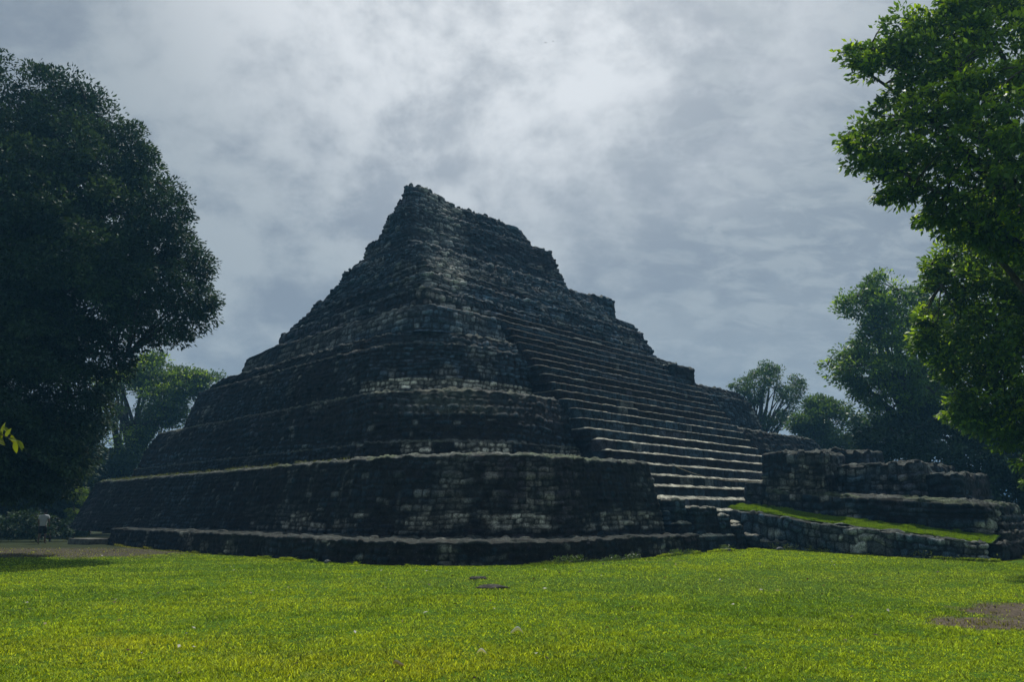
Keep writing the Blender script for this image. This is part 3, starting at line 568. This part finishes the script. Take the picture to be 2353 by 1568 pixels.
# ------------------------------------------------------------------ leaves and trees
def leaves(c, axis, nrm, L, Wd, col):
    """diamond leaves folded along the midrib"""
    axis = axis / (np.linalg.norm(axis, axis=1, keepdims=True) + 1e-9)
    side = np.cross(axis, nrm); side /= np.linalg.norm(side, axis=1, keepdims=True) + 1e-9; up_ = np.cross(side, axis)
    L = L[:, None]; Wd = Wd[:, None]
    b = c - axis * L * 0.5
    V = np.stack([b, b + axis * L * 0.45 + side * Wd * 0.5 + up_ * Wd * 0.15, b + axis * L, b + axis * L * 0.45 - side * Wd * 0.5 + up_ * Wd * 0.15], 1).reshape(-1, 3)
    n = len(c); i0 = np.arange(n) * 4
    return V, np.stack([i0, i0 + 1, i0 + 2, i0 + 3], 1), np.repeat(col, 4, 0)
def inside(px_, py_, poly):
    poly = np.array(poly, float); r = np.zeros(px_.shape, bool); d = np.full(px_.shape, 1e9)
    for (x1, y1), (x2, y2) in zip(poly, np.roll(poly, -1, 0)):
        c_ = ((y1 > py_) != (y2 > py_)) & (px_ < (x2 - x1) * (py_ - y1) / (y2 - y1 + 1e-12) + x1); r ^= c_
        ex, ey = x2 - x1, y2 - y1; t = np.clip(((px_ - x1) * ex + (py_ - y1) * ey) / (ex * ex + ey * ey + 1e-9), 0, 1)
        d = np.minimum(d, np.hypot(px_ - x1 - ex * t, py_ - y1 - ey * t))
    return r, d
def tree(name, label, poly, Yd, n_clump, per, lsize, pal, trunk, seed, clump_r=0.7, maxT=4.0, gap=0.0, gap_s=90.0, holes=(), bright=0.0, mat=None, trunk_r=0.3, limbs=14, twigs=60, group=None, cat='tree', flat=0.6, droop=0.2, lobes=None):
    r = np.random.default_rng(seed); poly_a = np.array(poly, float)
    lo = poly_a.min(0); hi = poly_a.max(0); sc = Yd / FPX; cen = []; 
    while len(cen) < n_clump:
        q = r.uniform(lo, hi, (n_clump * 3, 2)); ins, d = inside(q[:, 0], q[:, 1], poly)
        rp_ = clump_r / sc
        ok = ins & (d > rp_ * 0.35)
        g = FB(q[:, 0] / gap_s, q[:, 1] / gap_s, seed + 7, 3); ok &= (g > gap)
        for hx, hy, hr, hp in holes: ok &= ~((np.hypot(q[:, 0] - hx, (q[:, 1] - hy)) < hr) & (r.uniform(0, 1, len(q)) < hp))
        q = q[ok]; d = d[ok]
        T = np.minimum(d * sc * 1.1, maxT); e = r.uniform(-1, 1, len(q)); e = np.sign(e) * np.abs(e) ** 0.6
        Yy = Yd + e * T
        for a, yy in zip(q, Yy): cen.append((a[0], a[1], yy))
    cen = np.array(cen[:n_clump]); C3 = atY(cen[:, 0], cen[:, 1], cen[:, 2])
    mid = C3.mean(0)
    if lobes:      # billows: clumps on the shells of big rounded masses, plus a loose core
        rmin, rmax, core = lobes; L_ = []
        for tr in range(6000):
            q = r.uniform(lo, hi, (1, 2)); ins, d = inside(q[:, 0], q[:, 1], poly)
            if not ins[0] or d[0] < 0.45 * rmin: continue
            R_ = min(r.uniform(rmin, rmax), max(d[0] * 1.02, rmin * 0.6)); dep = r.uniform(-1, 1) * min(d[0] * sc, maxT)
            if any(math.hypot(q[0, 0] - a_[0], q[0, 1] - a_[1]) + abs(dep - a_[3]) / sc * 0.7 < 0.62 * (R_ + a_[2]) for a_ in L_): continue
            L_.append((q[0, 0], q[0, 1], R_, dep))
        L_ = np.array(L_); wts = L_[:, 2] ** 2; li = r.choice(len(L_), n_clump, p=wts / wts.sum()); cc3 = atY(L_[:, 0], L_[:, 1], Yd + L_[:, 3])[li]
        dd = r.normal(0, 1, (n_clump, 3)); dd /= np.linalg.norm(dd, axis=1, keepdims=True); dd[:, 2] = np.where(dd[:, 2] < -0.35, -dd[:, 2] * r.uniform(0, 1, n_clump), dd[:, 2])
        sh = cc3 + dd * (L_[li, 2] * sc * r.uniform(0.72, 1.0, n_clump))[:, None] * np.array([1, 1, 0.85])
        hp = np.ones(n_clump, bool)
        dz_ = sh[:, 2] - CAM_H; dep_ = sh[:, 1] * CP + dz_ * SP; qx = 1176.5 + FPX * sh[:, 0] / dep_; qy = 784 - FPX * (-sh[:, 1] * SP + dz_ * CP) / dep_
        for hx, hy, hr, hpr in holes: hp &= ~((np.hypot(qx - hx, qy - hy) < hr * 1.15) & (r.uniform(0, 1, n_clump) < hpr))
        nco = int(n_clump * core); C3 = np.concatenate([sh[hp], C3[:nco]]); lob_cr = np.concatenate([r.uniform(0, 1, len(L_))[li][hp], r.uniform(0, 0.6, nco)])
    okz = C3[:, 2] > 0.3; C3 = C3[okz]; nc = len(C3)
    root = thing(name, (trunk[0], trunk[1], 0), label, cat, group)
    # foliage
    rad = clump_r * r.uniform(0.55, 1.25, nc)
    ci = np.repeat(np.arange(nc), per); n = len(ci)
    dirn = r.normal(0, 1, (n, 3)); dirn /= np.linalg.norm(dirn, axis=1, keepdims=True)
    rr_ = r.uniform(0.25, 1.0, n) ** 0.5
    off = dirn * rr_[:, None] * rad[ci][:, None]; off[:, 2] *= flat
    Pc = C3[ci] + off
    outw = C3 - mid; outw /= np.linalg.norm(outw, axis=1, keepdims=True) + 1e-9
    ax = dirn * 0.9 + outw[ci] * 0.5 + r.normal(0, 0.45, (n, 3)); ax[:, 2] -= droop
    nr = dirn * 0.5 + np.array([0, 0, 0.9]) + r.normal(0, 0.5, (n, 3))
    cr = (r.uniform(0, 1, nc) if not lobes else 0.35 * r.uniform(0, 1, nc) + 0.85 * lob_cr[okz])[ci]; lr = r.uniform(0, 1, n)
    c0, c1, c2 = [np.array(x) for x in pal]
    colr = c0 * (1 - cr[:, None]) + c1 * cr[:, None]; colr = colr * (0.6 + 0.8 * lr[:, None])
    bsel = ((r.uniform(0, 1, nc) < bright)[ci]) & (dirn[:, 2] > -0.3); colr[bsel] = c2 * (0.7 + 0.6 * lr[bsel][:, None])
    L = lsize * r.uniform(0.6, 1.3, n)
    V, F, cl = leaves(Pc, ax, nr, L, L * r.uniform(0.38, 0.55, n), colr)
    mesh('crown', V, F, mat or M_LEAF, root, col=cl)
    # trunk, limbs, twigs
    A = Acc(); base_ = np.array([trunk[0], trunk[1], -0.2]); topz = trunk[2]
    hh_ = np.linspace(0, 1, 12); topp = np.array([trunk[0] * 0.6 + mid[0] * 0.4, trunk[1] * 0.6 + mid[1] * 0.4, topz])
    path = base_ + (topp - base_) * hh_[:, None] + np.stack([0.25 * np.sin(hh_ * 5 + seed), 0.2 * np.cos(hh_ * 4 + seed), hh_ * 0], -1) * (hh_[:, None])
    A.add(*tube(path, trunk_r * (1 - 0.65 * hh_) * (1 + 0.8 * np.exp(-hh_ * 14)), 10))
    sel = r.permutation(nc)[:limbs]; ends = []
    for s_i in sel:
        f = r.uniform(0.35, 1.0); k0 = path[int(f * 11)]; e_ = C3[s_i]; t_ = np.linspace(0, 1, 8)[:, None]
        bend = np.array([r.normal(0, .3), r.normal(0, .3), 0.12 * np.linalg.norm(e_ - k0)])
        pth = k0 + (e_ - k0) * t_ + bend * (4 * t_ * (1 - t_)); ln = trunk_r * 0.42 * (1 - 0.85 * t_[:, 0])
        A.add(*tube(pth, ln, 6)); ends.append(pth)
    allp = np.concatenate(ends)
    for s_i in r.permutation(nc)[:twigs]:
        e_ = C3[s_i]; j = np.argmin(np.linalg.norm(allp - e_, axis=1) + 0 * r.uniform()); k0 = allp[j]; t_ = np.linspace(0, 1, 5)[:, None]
        A.add(*tube(k0 + (e_ - k0) * t_ + np.array([0, 0, .1]) * (4 * t_ * (1 - t_)) * np.linalg.norm(e_ - k0), trunk_r * 0.10 * (1.1 - t_[:, 0]), 4))
    V, F = A.get(); mesh('trunk', V, F, M_BARK, root, smooth=True)
    return root

G_DARK = [(0.016, 0.038, 0.034), (0.058, 0.100, 0.052), (0.08, 0.12, 0.04)]
G_MID = [(0.038, 0.082, 0.030), (0.085, 0.150, 0.034), (0.26, 0.40, 0.03)]
G_NEAR = [(0.055, 0.115, 0.034), (0.115, 0.210, 0.040), (0.32, 0.48, 0.03)]
G_LIT = [(0.035, 0.075, 0.018), (0.075, 0.12, 0.022), (0.20, 0.26, 0.03)]
LP = [(-430, 260), (-120, 70), (-40, 95), (25, 110), (60, 140), (110, 146), (170, 152), (212, 186), (250, 222), (272, 265), (318, 285), (342, 325), (352, 365), (388, 402), (430, 440), (450, 482), (445, 520), (470, 570), (490, 612), (490, 655), (506, 722), (482, 760), (450, 792), (430, 818), (395, 825), (350, 830), (315, 850), (275, 880), (245, 930), (232, 990), (232, 1040), (205, 1100), (170, 1150), (90, 1165), (-430, 1190)]
tree('large_tree', 'enormous dark dense evergreen tree filling the left side, taller than the pyramid edge', LP, 30.0, 3600, 110, 0.165, G_DARK, (-26.5, 31.0, 12.0), 21, clump_r=0.62, maxT=5.0, gap=0.12, gap_s=60, holes=[(240, 492, 16, .97), (110, 600, 10, .8), (290, 800, 26, .6), (350, 815, 26, .7), (25, 170, 30, .6)], mat=M_LEAFD, trunk_r=0.7, limbs=34, twigs=260, lobes=(44, 95, 0.35), flat=0.75)
tree('background_tree', 'lighter green tree with open crooked branches, seen between the big left tree and the pyramid', [(215, 870), (300, 830), (360, 800), (420, 838), (470, 850), (512, 856), (516, 872), (480, 900), (450, 940), (425, 975), (360, 1005), (335, 1040), (315, 1100), (250, 1110), (215, 1050)], 60, 650, 60, 0.24, G_MID, (-32.0, 61.0, 9.0), 22, clump_r=0.9, maxT=4, gap=0.34, gap_s=40, bright=0.25, holes=[(265, 985, 42, .75), (245, 1010, 30, .8)], trunk_r=0.4, limbs=26, twigs=120)
tree('background_tree', 'dark leafy tree filling the gap low between the big left tree and the lowest terrace', [(150, 1040), (230, 1030), (330, 1020), (325, 1090), (240, 1110), (205, 1180), (190, 1250), (100, 1250), (100, 1100)], 58, 260, 60, 0.25, G_DARK, (-33, 59, 7), 23, clump_r=1.0, maxT=3, gap=0.2, trunk_r=0.3, limbs=8, twigs=30, mat=M_LEAFD)
tree('shrub', 'sunlit bright green shrub at the foot of the left end of the pyramid', [(160, 1135), (195, 1120), (205, 1160), (196, 1205), (165, 1210), (150, 1180)], 49, 36, 60, 0.16, [(0.06, 0.12, 0.02), (0.11, 0.18, 0.03), (0.18, 0.26, 0.04)], (-28.1, 49, 1.8), 24, clump_r=0.4, maxT=1, gap=0.2, trunk_r=0.06, limbs=4, twigs=8, cat='shrub', bright=0.4)
tree('undergrowth_shrub', 'low leafy shrub in the shade behind the standing person, at the far left', [(-60, 1190), (60, 1170), (150, 1175), (165, 1250), (-60, 1252)], 43, 100, 44, 0.2, G_DARK, (-26, 43.2, 1.2), 25, clump_r=0.5, maxT=1.5, gap=0.3, gap_s=30, trunk_r=0.06, limbs=5, twigs=20, cat='shrub', mat=M_LEAFD)
tree('background_tree', 'dark tree wall behind the left trunk, beyond the standing person', [(-400, 900), (240, 960), (200, 1240), (-400, 1250)], 52, 1300, 80, 0.30, G_DARK, (-34, 53, 8), 26, clump_r=1.2, maxT=4, gap=0.12, gap_s=50, trunk_r=0.4, limbs=12, twigs=30, mat=M_LEAFD)

R1 = [(2155, -80), (2155, 0), (2144, 28), (2087, 8), (2053, 15), (1989, 15), (2012, 41), (2027, 72), (2019, 87), (1948, 79), (1921, 128), (1952, 151), (1940, 181), (1989, 186), (2042, 170), (2046, 192), (2012, 211), (2000, 245), (1948, 267), (1960, 285), (1933, 301), (1916, 324), (1944, 350), (1948, 392), (1989, 414), (2025, 430), (1997, 460), (2034, 482), (2095, 478), (2129, 467), (2106, 493), (2095, 527), (2144, 535), (2190, 560), (2353, 620), (2600, 650), (2700, 300), (2600, -80)]
tree('large_leaved_tree', 'near tree with big glossy leaves overhanging the top right corner', R1, 16, 1900, 40, 0.15, G_NEAR, (14.6, 16.5, 9.0), 31, clump_r=0.34, maxT=2.6, gap=0.30, gap_s=45, bright=0.3, holes=[(2230, 350, 38, .75), (2245, 445, 45, .7), (2300, 420, 40, .5), (2170, 300, 20, .5)], trunk_r=0.32, limbs=40, twigs=420)
R2 = [(2240, 440), (2190, 530), (2140, 576), (2125, 610), (2112, 650), (2120, 690), (2080, 720), (2105, 760), (2078, 800), (2120, 830), (2160, 870), (2185, 900), (2160, 940), (2168, 992), (2200, 985), (2250, 1005), (2300, 1040), (2340, 1080), (2360, 1130), (2600, 1160), (2600, 480), (2353, 450)]
tree('broadleaf_tree', 'mid green broadleaf tree at the right edge, below the overhanging glossy crown', R2, 22, 1900, 40, 0.17, G_NEAR, (17.5, 22.5, 6.0), 32, clump_r=0.42, maxT=2.5, gap=0.34, gap_s=40, bright=0.28, holes=[(2180, 745, 25, .8), (2290, 700, 20, .5)], trunk_r=0.26, limbs=30, twigs=260)
R3 = [(1880, 875), (1876, 850), (1890, 825), (1925, 792), (1955, 782), (1975, 750), (1962, 730), (1925, 735), (1918, 700), (1935, 655), (1962, 668), (1992, 635), (2030, 608), (2058, 640), (2090, 658), (2125, 650), (2160, 690), (2230, 720), (2230, 1010), (2080, 1010), (1990, 985), (1960, 930), (1925, 900)]
tree('tall_tree', 'tall open-crowned tree with visible limbs standing behind the ruined platform', R3, 46, 1500, 30, 0.24, G_NEAR, (25.5, 47, 10.0), 33, clump_r=0.7, maxT=4, gap=0.43, gap_s=22, bright=0.08, trunk_r=0.42, limbs=46, twigs=380)
R4 = [(1668, 885), (1690, 852), (1738, 832), (1758, 826), (1800, 846), (1848, 868), (1856, 900), (1832, 940), (1812, 985), (1762, 1000), (1722, 940)]
tree('thin_tree', 'small sparse tree with bare twigs at its top, behind the right shoulder of the pyramid', R4, 66, 420, 24, 0.22, G_MID, (21.5, 67, 9.5), 34, clump_r=0.6, maxT=3, gap=0.44, gap_s=30, trunk_r=0.28, limbs=46, twigs=240)
tree('background_tree', 'greyish bushy tree low behind the pyramid, just right of the small sparse tree', [(1800, 985), (1835, 935), (1872, 902), (1915, 915), (1960, 930), (2010, 990), (2010, 1075), (1880, 1075), (1850, 1010)], 60, 800, 30, 0.25, G_MID, (26, 61, 6), 35, clump_r=0.7, maxT=3, gap=0.42, gap_s=22, trunk_r=0.25, limbs=20, twigs=80)
tree('background_tree', 'deep dark tree mass behind the platform at the right edge', [(1940, 985), (2040, 960), (2150, 930), (2450, 930), (2600, 900), (2600, 1190), (2190, 1170), (2000, 1090)], 44, 1700, 46, 0.26, G_DARK, (30.5, 45, 8), 36, clump_r=0.8, maxT=4, gap=0.40, gap_s=24, trunk_r=0.4, limbs=18, twigs=60, mat=M_LEAFD)
# near sprig at the left edge and at the right edge
def sprig(name, label, pts, Yd, leaf_specs, L, colr, seed):
    r = np.random.default_rng(seed); P3 = atY([p_[0] for p_ in pts], [p_[1] for p_ in pts], Yd)
    root = thing(name, tuple(P3[0]), label, 'branch')
    V, F = tube(P3, np.linspace(0.006, 0.002, len(P3)), 5); mesh('stem', V, F, M_BARK, root, smooth=True)
    A = Acc(); cols = []
    for (x1, y1, x2, y2, dz) in leaf_specs:
        a = atY(x1, y1, Yd)[None]; b = atY(x2, y2, Yd + dz)[None]; ax = (b - a)[0]; ln = np.linalg.norm(ax); ax /= ln
        nr = np.array([r.normal(0, .4), -0.6, 0.8]); sd_ = np.cross(ax, nr); sd_ /= np.linalg.norm(sd_); upv = np.cross(sd_, ax)
        tt_ = np.linspace(0, 1, 9); wd = ln * 0.20 * np.sin(np.pi * tt_ ** 0.85) ** 0.8 + 1e-4
        bend = -upv * ln * 0.15 * (tt_ ** 2)[:, None]
        c_ = a[0] + ax * ln * tt_[:, None] + bend
        V = np.stack([c_ - sd_ * wd[:, None] + upv * wd[:, None] * .25, c_, c_ + sd_ * wd[:, None] + upv * wd[:, None] * .25], 1).reshape(-1, 3); ix = np.arange(27).reshape(9, 3)
        F = np.stack([ix[:-1, :-1].ravel(), ix[:-1, 1:].ravel(), ix[1:, 1:].ravel(), ix[1:, :-1].ravel()], 1)
        ob = mesh('leaf', V, F, M_LEAF, root, col=np.tile(np.array(colr) * r.uniform(0.7, 1.2), (27, 1)), smooth=True)
sprig('leafy_twig', 'thin twig with a few large yellow-green leaves poking in at the left edge', [(-60, 955), (-20, 985), (10, 1003), (36, 1012)], 5.2,
      [(4, 1001, 8, 970, 0), (6, 981, 26, 998, .03), (-12, 995, 6, 1000, 0), (26, 1000, 34, 1022, .02), (12, 1006, 24, 984, 0), (20, 1008, 38, 1012, -.02), (36, 1012, 57, 1030, .03), (35, 1014, 37, 1042, 0), (40, 1013, 55, 1036, .05), (-14, 1004, 10, 1015, 0), (-10, 1010, 12, 1022, 0), (2, 992, 4, 1008, 0)], 0.1, (0.20, 0.24, 0.02), 5)

# ------------------------------------------------------------------ fallen leaves, weeds
def scatter_leaves(name, label, n, seed):
    r = np.random.default_rng(seed); x, y = lawn_points(n, 7.0, 34, 1.6, seed)
    ok = front_limit(x, y); x, y = x[ok], y[ok]; n = len(x)
    pal = np.array([(0.03, 0.02, 0.012), (0.10, 0.06, 0.03), (0.5, 0.48, 0.42), (0.045, 0.035, 0.02), (0.25, 0.2, 0.1)]); cl = pal[r.integers(0, 5, n)]
    ax = r.normal(0, 1, (n, 3)); ax[:, 2] *= 0.3; nr = np.stack([r.normal(0, .5, n), r.normal(0, .5, n), np.ones(n)], -1)
    L = r.uniform(0.03, 0.085, n) * (0.8 + y / 40)
    V, F, c_ = leaves(np.stack([x, y, gz(x, y) + 0.045], -1), ax, nr, L, L * 0.55, cl)
    tag(mesh(name, V, F, M_LEAFD, None, col=c_), label, 'fallen leaves', kind='stuff')
scatter_leaves('leaf_litter', 'small dead leaves and scraps scattered over the lawn', 420, 71)
def weeds(name, label, pts, n, hgt, seed, colr):
    r = np.random.default_rng(seed); pts = np.array(pts); k_ = r.uniform(0, 1, n) * (len(pts) - 1); i_ = k_.astype(int); f = (k_ - i_)[:, None]
    P_ = pts[i_] * (1 - f) + pts[np.minimum(i_ + 1, len(pts) - 1)] * f
    den_ = FB(k_ * 7.3, k_ * 0, seed, 3); ok = den_ > 0.5; P_, dn = P_[ok], den_[ok]; n = len(P_)
    x = P_[:, 0] + r.normal(0, .10, n); y = P_[:, 1] + r.normal(0, .10, n); h = hgt * SS(dn, 0.48, 0.75) * r.uniform(0, 1, n)
    ax = r.normal(0, 1, (n, 3)); ax[:, 2] = np.abs(ax[:, 2]) + .3; nr = np.stack([r.normal(0, .6, n), r.normal(0, .6, n), np.ones(n)], -1); L = r.uniform(0.035, 0.08, n)
    V, F, c_ = leaves(np.stack([x, y, gz(x, y) + 0.03 + h], -1), ax, nr, L, L * 0.5, np.array(colr) * r.uniform(.6, 1.4, (n, 1)))
    tag(mesh(name, V, F, M_LEAF, None, col=c_), label, 'weeds', kind='stuff')
weeds('weeds', 'low weeds growing along the foot of the pyramid plinth', [UV(16.5, 14.75), UV(20, 14.75), UV(23, 14.7), UV(25.3, 14.7), UV(26.5, 14.8)], 4200, 0.20, 81, (0.07, 0.12, 0.04))
weeds('weeds', 'sparse weeds along the foot of the low sloping wall', [UV(28.75, 6.6), UV(28.8, 9), UV(28.75, 12), UV(28.4, 14.0)], 1600, 0.25, 82, (0.09, 0.13, 0.05))
# curled pale leaf in the middle of the lawn
def curl_leaf(x, y, L, colr, label, seed):
    c = atZ(x, y, 0.05); z0 = float(gz(c[0], c[1])) + 0.04; t_ = np.linspace(-1, 1, 9); w_ = np.linspace(-1, 1, 5)
    tt_, ww = np.meshgrid(t_, w_, indexing='ij'); wd = 0.3 * L * np.sqrt(np.clip(1 - tt_ ** 2, 0.02, 1))
    V = np.stack([c[0] + tt_ * L * 0.5, c[1] + ww * wd, z0 + 0.25 * L * np.abs(ww) * np.sqrt(np.clip(1 - tt_ ** 2, 0, 1)) + 0.12 * L * np.sin(tt_ * 3 + seed)], -1).reshape(-1, 3); ix = np.arange(45).reshape(9, 5)
    F = np.stack([ix[:-1, :-1].ravel(), ix[:-1, 1:].ravel(), ix[1:, 1:].ravel(), ix[1:, :-1].ravel()], 1)
    tag(mesh('fallen_leaf', V, F, M_LEAFD, None, col=np.tile(np.array(colr), (45, 1)), smooth=True, loc=(c[0], c[1], z0)), label, 'leaf', 'fallen leaves on the lawn')
curl_leaf(1187, 1449, 0.17, (0.42, 0.44, 0.42), 'pale grey-white curled leaf, the larger one lying in the middle of the lawn', 1)
curl_leaf(1107, 1497, 0.12, (0.55, 0.52, 0.46), 'small whitish leaf near the bottom of the picture, just left of centre', 2)
curl_leaf(915, 1525, 0.13, (0.20, 0.17, 0.11), 'brownish twisted leaf in long grass near the bottom edge', 3)

# ------------------------------------------------------------------ birds
def bird(label, x, y, Yd, span, seed):
    c = atY(x, y, Yd); A = Acc(); t_ = np.linspace(-1, 1, 9)
    body = c + np.stack([t_ * 0.02, t_ * span * 0.22, t_ * 0.01], -1); V, F = tube(body, span * 0.07 * np.sqrt(np.clip(1 - t_ ** 2, .03, 1)), 6)
    b = mesh('bird', V, F, M_BIRD, None, smooth=True, loc=tuple(c)); tag(b, label, 'bird', 'birds high in the sky')
    for sg in (-1, 1):
        w_ = np.linspace(0, 1, 6); a = c + np.stack([sg * w_ * span * .5, -w_ * span * .05, np.sin(w_ * 2.4 + seed) * span * 0.16 - np.sin(seed) * span * .16], -1)
        ch = (span * 0.11 * (1 - w_ * 0.8))[:, None] * np.array([[0, 1, 0.0]]); up_ = np.array([[0, 0, span * 0.012]])
        V = np.concatenate([a - ch + up_, a + ch + up_, a - ch - up_, a + ch - up_]); ix = np.arange(24).reshape(4, 6)
        q = lambda p_, r__: [[p_[j], p_[j + 1], r__[j + 1], r__[j]] for j in range(5)]
        mesh('wing', V, np.array(q(ix[0], ix[1]) + q(ix[2], ix[3]) + q(ix[0], ix[2]) + q(ix[1], ix[3])), M_BIRD, b)
M_BIRD = simple_mat('bird_feathers', (0.05, 0.05, 0.055))
bird('tiny dark bird in the upper sky, the left one of the pair', 1254, 98, 90, 0.42, 0.4)
bird('tiny dark bird in the upper sky, the right and smaller one of the pair', 1271, 94, 110, 0.40, 1.1)

# ------------------------------------------------------------------ person
def skin(name, joints, edges, mat, parent, root, sub=2):
    names = list(joints); me = bpy.data.meshes.new(name)
    me.from_pydata([joints[n_][:3] for n_ in names], [(names.index(a), names.index(b)) for a, b in edges], [])
    o = bpy.data.objects.new(name, me); COL.objects.link(o); o.parent = parent; me.materials.append(mat)
    sk = o.modifiers.new('Skin', 'SKIN'); sk.use_smooth_shade = True
    if not me.skin_vertices:
        import bmesh
        bm = bmesh.new(); bm.from_mesh(me); bm.verts.layers.skin.verify(); bm.to_mesh(me); bm.free()
    for i_, n_ in enumerate(names):
        r_ = joints[n_][3]; sv = me.skin_vertices[0].data[i_]; sv.radius = (r_, joints[n_][4]) if len(joints[n_]) > 4 else (r_, r_); sv.use_root = (n_ == root)
    o.modifiers.new('Sub', 'SUBSURF').levels = sub; o.modifiers['Sub'].render_levels = sub
    return o
pl = atZ(93, 1251, 0.0); per = thing('person', (float(pl[0]), float(pl[1]), float(gz(pl[0], pl[1]))), 'person seen from behind in a light grey t-shirt and dark shorts, standing under the trees', 'person')
per.rotation_euler = (0, 0, 0.25)
J = {'pelvis': (0, 0, .93, .125, .10), 'waist': (0, .01, 1.08, .115, .09), 'chest': (-.01, .02, 1.30, .135, .095), 'neckb': (-.01, .05, 1.44, .06), 'neck': (-.005, .08, 1.51, .05), 'head': (0, .11, 1.60, .075, .085), 'crown': (0, .10, 1.70, .062, .07), 'nose': (0, .205, 1.60, .014),
     'earl': (-.082, .10, 1.60, .014), 'earr': (.082, .10, 1.60, .014),
     'shl': (-.19, .03, 1.40, .058), 'ell': (-.25, .05, 1.12, .042), 'wrl': (-.23, .16, .90, .028), 'pal': (-.23, .20, .83, .034, .018),
     'shr': (.17, .03, 1.40, .058), 'elr': (.26, .00, 1.13, .042), 'wrr': (.24, .17, 1.00, .028), 'par': (.225, .23, .96, .034, .018),
     'hpl': (-.10, 0, .86, .088), 'knl': (-.11, .05, .48, .058), 'anl': (-.12, -.06, .10, .038), 'tol': (-.13, .11, .035, .035),
     'hpr': (.10, 0, .86, .088), 'knr': (.12, .12, .49, .058), 'anr': (.13, .14, .09, .038), 'tor': (.14, .31, .035, .035)}
Ed = [('pelvis', 'waist'), ('waist', 'chest'), ('chest', 'neckb'), ('neckb', 'neck'), ('neck', 'head'), ('head', 'crown'), ('head', 'nose'), ('head', 'earl'), ('head', 'earr'), ('chest', 'shl'), ('shl', 'ell'), ('ell', 'wrl'), ('wrl', 'pal'), ('chest', 'shr'), ('shr', 'elr'), ('elr', 'wrr'), ('wrr', 'par'),
      ('pelvis', 'hpl'), ('hpl', 'knl'), ('knl', 'anl'), ('anl', 'tol'), ('pelvis', 'hpr'), ('hpr', 'knr'), ('knr', 'anr'), ('anr', 'tor')]
for sd_, w_, h_ in (('l', 'pal', (-.23, .20, .83)), ('r', 'par', (.225, .23, .96))):
    sg = -1 if sd_ == 'l' else 1
    for q, (dx_, ln) in enumerate([(-.027, .07), (-.009, .082), (.009, .078), (.026, .062)]):
        a, b = 'f%s%da' % (sd_, q), 'f%s%db' % (sd_, q)
        J[a] = (h_[0] + dx_, h_[1] + .03, h_[2] - .035, .009); J[b] = (h_[0] + dx_ * 1.2, h_[1] + .035, h_[2] - .035 - ln, .0075); Ed += [(w_, a), (a, b)]
    J['t' + sd_] = (h_[0] - sg * .045, h_[1] + .02, h_[2] - .01, .010); J['u' + sd_] = (h_[0] - sg * .055, h_[1] + .04, h_[2] - .05, .0085); Ed += [(w_, 't' + sd_), ('t' + sd_, 'u' + sd_)]
skin('body', J, Ed, simple_mat('skin', (0.20, 0.12, 0.08), 0.6), per, 'pelvis')
shirt = {'hem': (0, 0, .90, .175, .135), 'waist': (0, .01, 1.06, .165, .125), 'chest': (-.01, .02, 1.28, .172, .125), 'neckb': (-.01, .04, 1.44, .115, .105), 'shl': (-.19, .03, 1.40, .085), 'sll': (-.225, .04, 1.24, .078), 'shr': (.17, .03, 1.40, .085), 'slr': (.215, .015, 1.24, .078)}
skin('t_shirt', shirt, [('hem', 'waist'), ('waist', 'chest'), ('chest', 'neckb'), ('chest', 'shl'), ('shl', 'sll'), ('chest', 'shr'), ('shr', 'slr')], simple_mat('grey_cotton', (0.52, 0.56, 0.60), 0.9, (0.44, 0.48, 0.52), 6.0), per, 'waist')
shorts = {'belt': (0, 0, .97, .145, .115), 'pelvis': (0, 0, .88, .15, .12), 'hpl': (-.10, .01, .80, .105), 'knl': (-.11, .045, .50, .088), 'hpr': (.10, .01, .80, .105), 'knr': (.12, .11, .51, .088)}
skin('shorts', shorts, [('belt', 'pelvis'), ('pelvis', 'hpl'), ('hpl', 'knl'), ('pelvis', 'hpr'), ('hpr', 'knr')], simple_mat('dark_shorts', (0.02, 0.022, 0.026), 0.9), per, 'pelvis')
hair = {'a': (0, .055, 1.57, .06), 'b': (0, .07, 1.66, .085, .08), 'c': (0, .11, 1.73, .07)}
skin('hair', hair, [('a', 'b'), ('b', 'c')], simple_mat('black_hair', (0.012, 0.011, 0.01), 0.7), per, 'b')


# ------------------------------------------------------------------ thin blue volume added to stand in for a lens flare veil
hm = bpy.data.materials.new('flare_volume'); hm.use_nodes = True; t = NT(hm.node_tree); t.n.clear()
pv = t.add('ShaderNodeVolumePrincipled'); pv.inputs['Density'].default_value = 0.00095; pv.inputs['Color'].default_value = (0.22, 0.58, 1.0, 1); pv.inputs['Anisotropy'].default_value = 0.3
t.link(pv.outputs[0], t.add('ShaderNodeOutputMaterial').inputs['Volume'])
x0, x1, y0, y1, z0, z1 = -960, 960, -80, 1560, -2.0, 45.0
hv = [(x, y, z) for z in (z0, z1) for y in (y0, y1) for x in (x0, x1)]
flare_veil = mesh('flare_veil', hv, [[0, 2, 3, 1], [4, 5, 7, 6], [0, 1, 5, 4], [2, 6, 7, 3], [0, 4, 6, 2], [1, 3, 7, 5]], hm); tag(flare_veil, kind='stuff')
